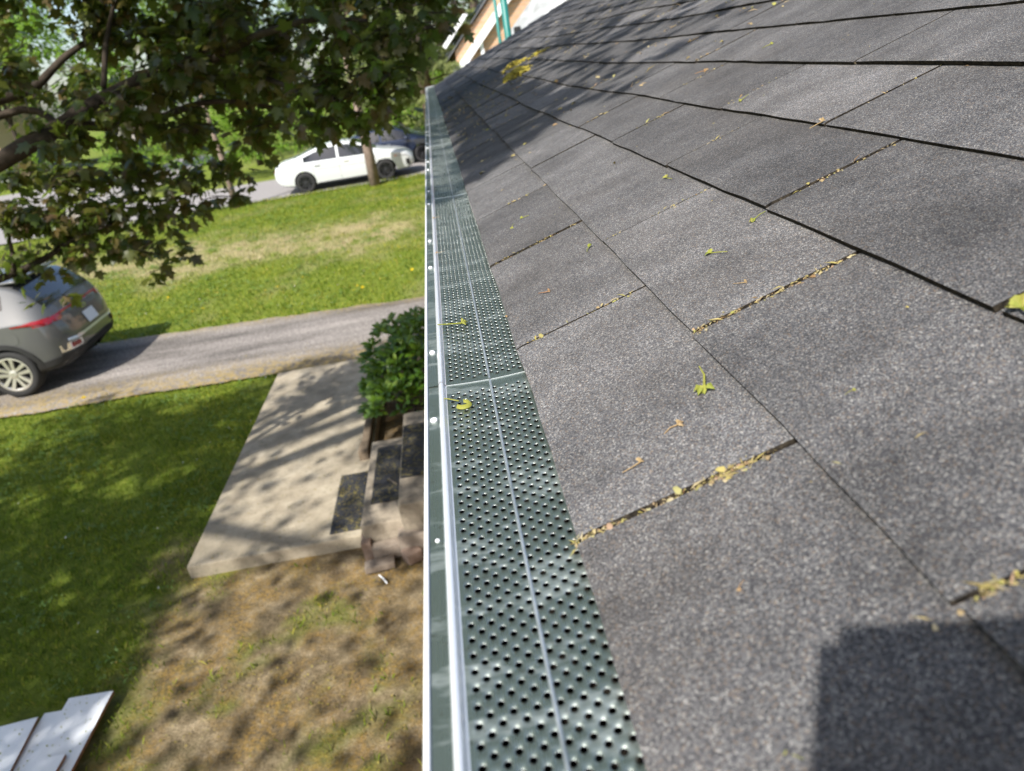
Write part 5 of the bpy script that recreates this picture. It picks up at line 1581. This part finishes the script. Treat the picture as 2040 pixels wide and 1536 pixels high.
# single sprigs
def sprig_mesh(kind, seed):
    r_ = random.Random(seed); m = MB()
    bend = r_.uniform(-0.5, 0.5)
    L = r_.uniform(0.016, 0.026)
    m.tube([(0, 0, 0.003), (L * 0.5, bend * L * 0.3, 0.0045), (L, bend * L, 0.003 + r_.uniform(0, 0.003))], [0.0009, 0.0007, 0.0005], 5)
    for k in range(9):
        a = r_.uniform(1.9, 4.4); l = r_.uniform(0.004, 0.009); c, s = math.cos(a), math.sin(a); w = l * 0.33; zt = r_.uniform(0.001, 0.005)
        m.add([(0, 0, 0.003), (c * l * .5 - s * w, s * l * .5 + c * w, 0.002 + zt), (c * l, s * l, 0.001 + zt * 0.4), (c * l * .5 + s * w, s * l * .5 - c * w, 0.002 + zt), (c * l * .5, s * l * .5, 0.0035 + zt)], [(0, 4, 1), (1, 4, 2), (2, 4, 3), (3, 4, 0)])
    return mesh_from('maple_flower', m.V, m.F, [kind])
SG = [sprig_mesh('flower_green', k) for k in range(4)]; SO = [sprig_mesh('flower_orange', 20 + k) for k in range(3)]
def put_sprig(p, nrm, me, label, group=None, sc=1.0, rz=None):
    o = bpy.data.objects.new('maple_flower', me); link(o)
    zz_ = Vector(nrm).normalized(); yy_ = Vector((0, 1, 0)); xx_ = yy_.cross(zz_).normalized()
    q = Matrix(((xx_.x, yy_.x, zz_.x, 0), (xx_.y, yy_.y, zz_.y, 0), (xx_.z, yy_.z, zz_.z, 0), (0, 0, 0, 1)))
    o.matrix_world = Matrix.Translation(p) @ q @ Matrix.Rotation(random.uniform(0, 6.28) if rz is None else rz, 4, 'Z') @ Matrix.Scale(sc, 4)
    tag(o, label, 'flower', group or 'fallen maple flower sprigs')
def curl_mesh():
    """curled green seed wing with a straight stalk"""
    m = MB(); m.tube([(0, 0, 0.004), (-0.009, 0.012, 0.0045), (-0.017, 0.022, 0.004)], [0.0009, 0.0008, 0.0007], 6)
    n = 12; V = []
    for k in range(n + 1):
        a = R(75) - R(250) * k / n; ro = 0.0105; ri = 0.0055 - 0.0015 * math.sin(math.pi * k / n)
        cx, cy = 0.003, -0.010
        for r_, z in ((ro, 0.0012), ((ro + ri) / 2, 0.0058), (ri, 0.0022)): V.append((cx + r_ * math.cos(a), cy + r_ * math.sin(a), z))
    m.add(V, [(k * 3 + i, k * 3 + i + 1, k * 3 + i + 4, k * 3 + i + 3) for k in range(n) for i in range(2)])
    return mesh_from('maple_flower', m.V, m.F, ['flower_green'], None, True)
gn = Vector((0, 0, 1))
put_sprig((-0.0255, 0.603, GZ), gn, curl_mesh(), 'curled bright green maple flower lying on the nearest gutter guard panel', sc=0.75, rz=0.25)
put_sprig((-0.0135, 0.815, GZ), gn, SG[1], 'small yellow green maple flower on the second gutter guard panel', sc=1.1)
put_sprig((-0.037, 1.17, GZ + 0.004), gn, SO[0], 'small orange flower scrap on the ridge of the second guard panel', sc=0.5)
put_sprig((-0.0395, 1.46, GZ + 0.004), gn, SO[1], 'small tan flower scrap on the guard ridge, farther along', sc=0.6)
GRP = 'small flower sprigs on the shingles'
put_sprig(rp(0.127, 0.459), rn, SG[2], 'yellow green maple flower with long curved stalk, largest on the near shingles', sc=1.1, rz=0.9)
put_sprig(rp(0.095, 0.431), rn, SO[2], 'pale pinkish flower scrap just below the largest flower on the near shingles', sc=0.6)
put_sprig(rp(0.3016, 0.368), rn, SG[0], 'green maple flower stalk at the right edge of the picture', sc=1.25, rz=-2.0)
put_sprig(rp(0.0594, 0.409), rn, SO[1], 'round tan petal scrap on the bottom shingle course near the debris filled slot', sc=0.6)
SPR = ((0.2196, 0.678, 1, 1.0, 'green flower sprig on the second shingle course, left of the wide dark slot'), (0.2803, 0.708, 1, .9, 'green flower sprig just below the second dark butt line'),
    (0.132, 0.892, 1, .9, 'green flower sprig just under the lowest butt line, near the gutter'), (0.215, 0.583, 0, .6, 'tiny tan scrap beside the wide dark slot'), (0.0587, 0.808, 0, .8, 'tan flower scrap on the bottom course next to the gutter'),
    (0.2791, 1.003, 1, 1.0, 'green sprig on the second course beyond the other green sprigs'), (0.4717, 1.172, 1, .9, 'green sprig on the fourth shingle course'), (0.6575, 1.456, 1, 1., 'thin green sprig high on the fifth shingle course'),
    (0.696, 2.02, 0, 1.4, 'orange flower scrap near the top of the picture'), (0.5566, 1.553, 0, 1.3, 'orange flower scrap on the fourth course, left of the green sprig'), (0.4475, 0.871, 0, 1.1, 'brown orange scrap lying across the third butt line'),
    (0.0561, 0.184, 1, .35, 'small green seed at the bottom edge of the picture'), (0.0729, 0.272, 0, .35, 'tiny orange scrap on the nearest bottom course shingle'), (0.0554, 1.174, 1, .8, 'green sprig on the bottom course near the gutter, nearer of two'),
    (0.0782, 1.202, 1, .8, 'green sprig on the bottom course near the gutter, farther of two'), (0.197, 0.376, 1, .3, 'tiny yellow green seed on the large near shingle at the right'))
for e, D, g, s, lb in SPR:
    put_sprig(rp(e, D), rn, random.choice(SG if g else SO), lb, GRP, s * 0.75)
# on the ground
P = []; SZ = []
for _ in range(2600):
    x = random.uniform(-2.9, -0.2); y = random.uniform(2.6, 4.9)
    if fbm(x, y, 1.6, 3, 7.7) + 0.6 * sstep(4.1, 4.7, y) < 0.12: continue
    P.append((x, y, 0.004)); SZ.append(random.choice((0.008, 0.012, 0.016)))
for _ in range(700):
    x = random.uniform(-2.5, -1.2); y = random.uniform(4.8, 8.5); P.append((x, y, 0.101)); SZ.append(random.choice((0.006, 0.01, 0.014)))
for _ in range(260):
    P.append((random.uniform(-1.42, -1.19), random.uniform(4.85, 5.7), 0.114)); SZ.append(0.012)
for _ in range(150):
    P.append((random.uniform(-1.05, -0.86), random.uniform(4.9, 5.78), 0.287)); SZ.append(0.011)
for _ in range(130):
    P.append((random.uniform(-0.78, -0.57), random.uniform(4.94, 5.8), 0.457)); SZ.append(0.011)
for _ in range(2600):
    x = random.uniform(-9, -0.4); t = (x + 26) / 26.4; yb = 9.75 - 1.03 * t; ya = 13.6 - 2.65 * t
    y = (yb + abs(random.gauss(0, 0.35))) if random.random() < 0.7 else ya - abs(random.gauss(0, 0.15))
    if fbm(x, y, 0.9, 3, 4.1) < -0.15: continue
    P.append((x, y, 0.026)); SZ.append(random.choice((0.010, 0.016, 0.02)))
litter('ground_litter', P, np.tile(np.array([[0, 0, 1.0]]), (len(P), 1)), SZ, 'litter_dull', 'dull yellow flower litter on soil, path and driveway', 'litter')
P = []
for _ in range(46):
    P.append((random.uniform(-2.95, -2.71), random.uniform(3.0, 3.58), 0.0745))
for _ in range(16):
    P.append((random.uniform(-3.08, -3.0), random.uniform(3.0, 3.5), 0.0475))
for _ in range(30):
    P.append((random.uniform(-3.42, -3.15), random.uniform(3.0, 3.45), 0.070))
litter('board_litter', P, np.tile(np.array([[0, 0, 1.0]]), (len(P), 1)), np.full(len(P), 0.013), 'flower_green', 'green flower bits scattered on the white boards', 'litter')

# ------------------------------------------------------------------ the phone taking the picture (its shadow falls on the near shingles)
ph = MB()
bm = bmesh.new(); bmesh.ops.create_cube(bm, size=1)
for v in bm.verts: v.co = Vector((v.co.x * 0.160, v.co.y * 0.076, v.co.z * 0.009))
bmesh.ops.bevel(bm, geom=[e for e in bm.edges if abs((e.verts[0].co - e.verts[1].co).z) > 0.005], offset=0.009, segments=4, affect='EDGES')
pme = bpy.data.meshes.new('smartphone'); bm.to_mesh(pme); bm.free(); pme.materials.append(MAT['phone_black'])
o = bpy.data.objects.new('smartphone', pme); link(o)
pc = Vector((0, 0, CAM_Z)) + right * 0.052 + up * 0.000 - fwd * 0.012
o.matrix_world = Matrix(((right.x, up.x, -fwd.x, pc.x), (right.y, up.y, -fwd.y, pc.y), (right.z, up.z, -fwd.z, pc.z), (0, 0, 0, 1)))
tag(o, 'black smartphone casting the dark rectangular shadow on the near shingles', 'phone')
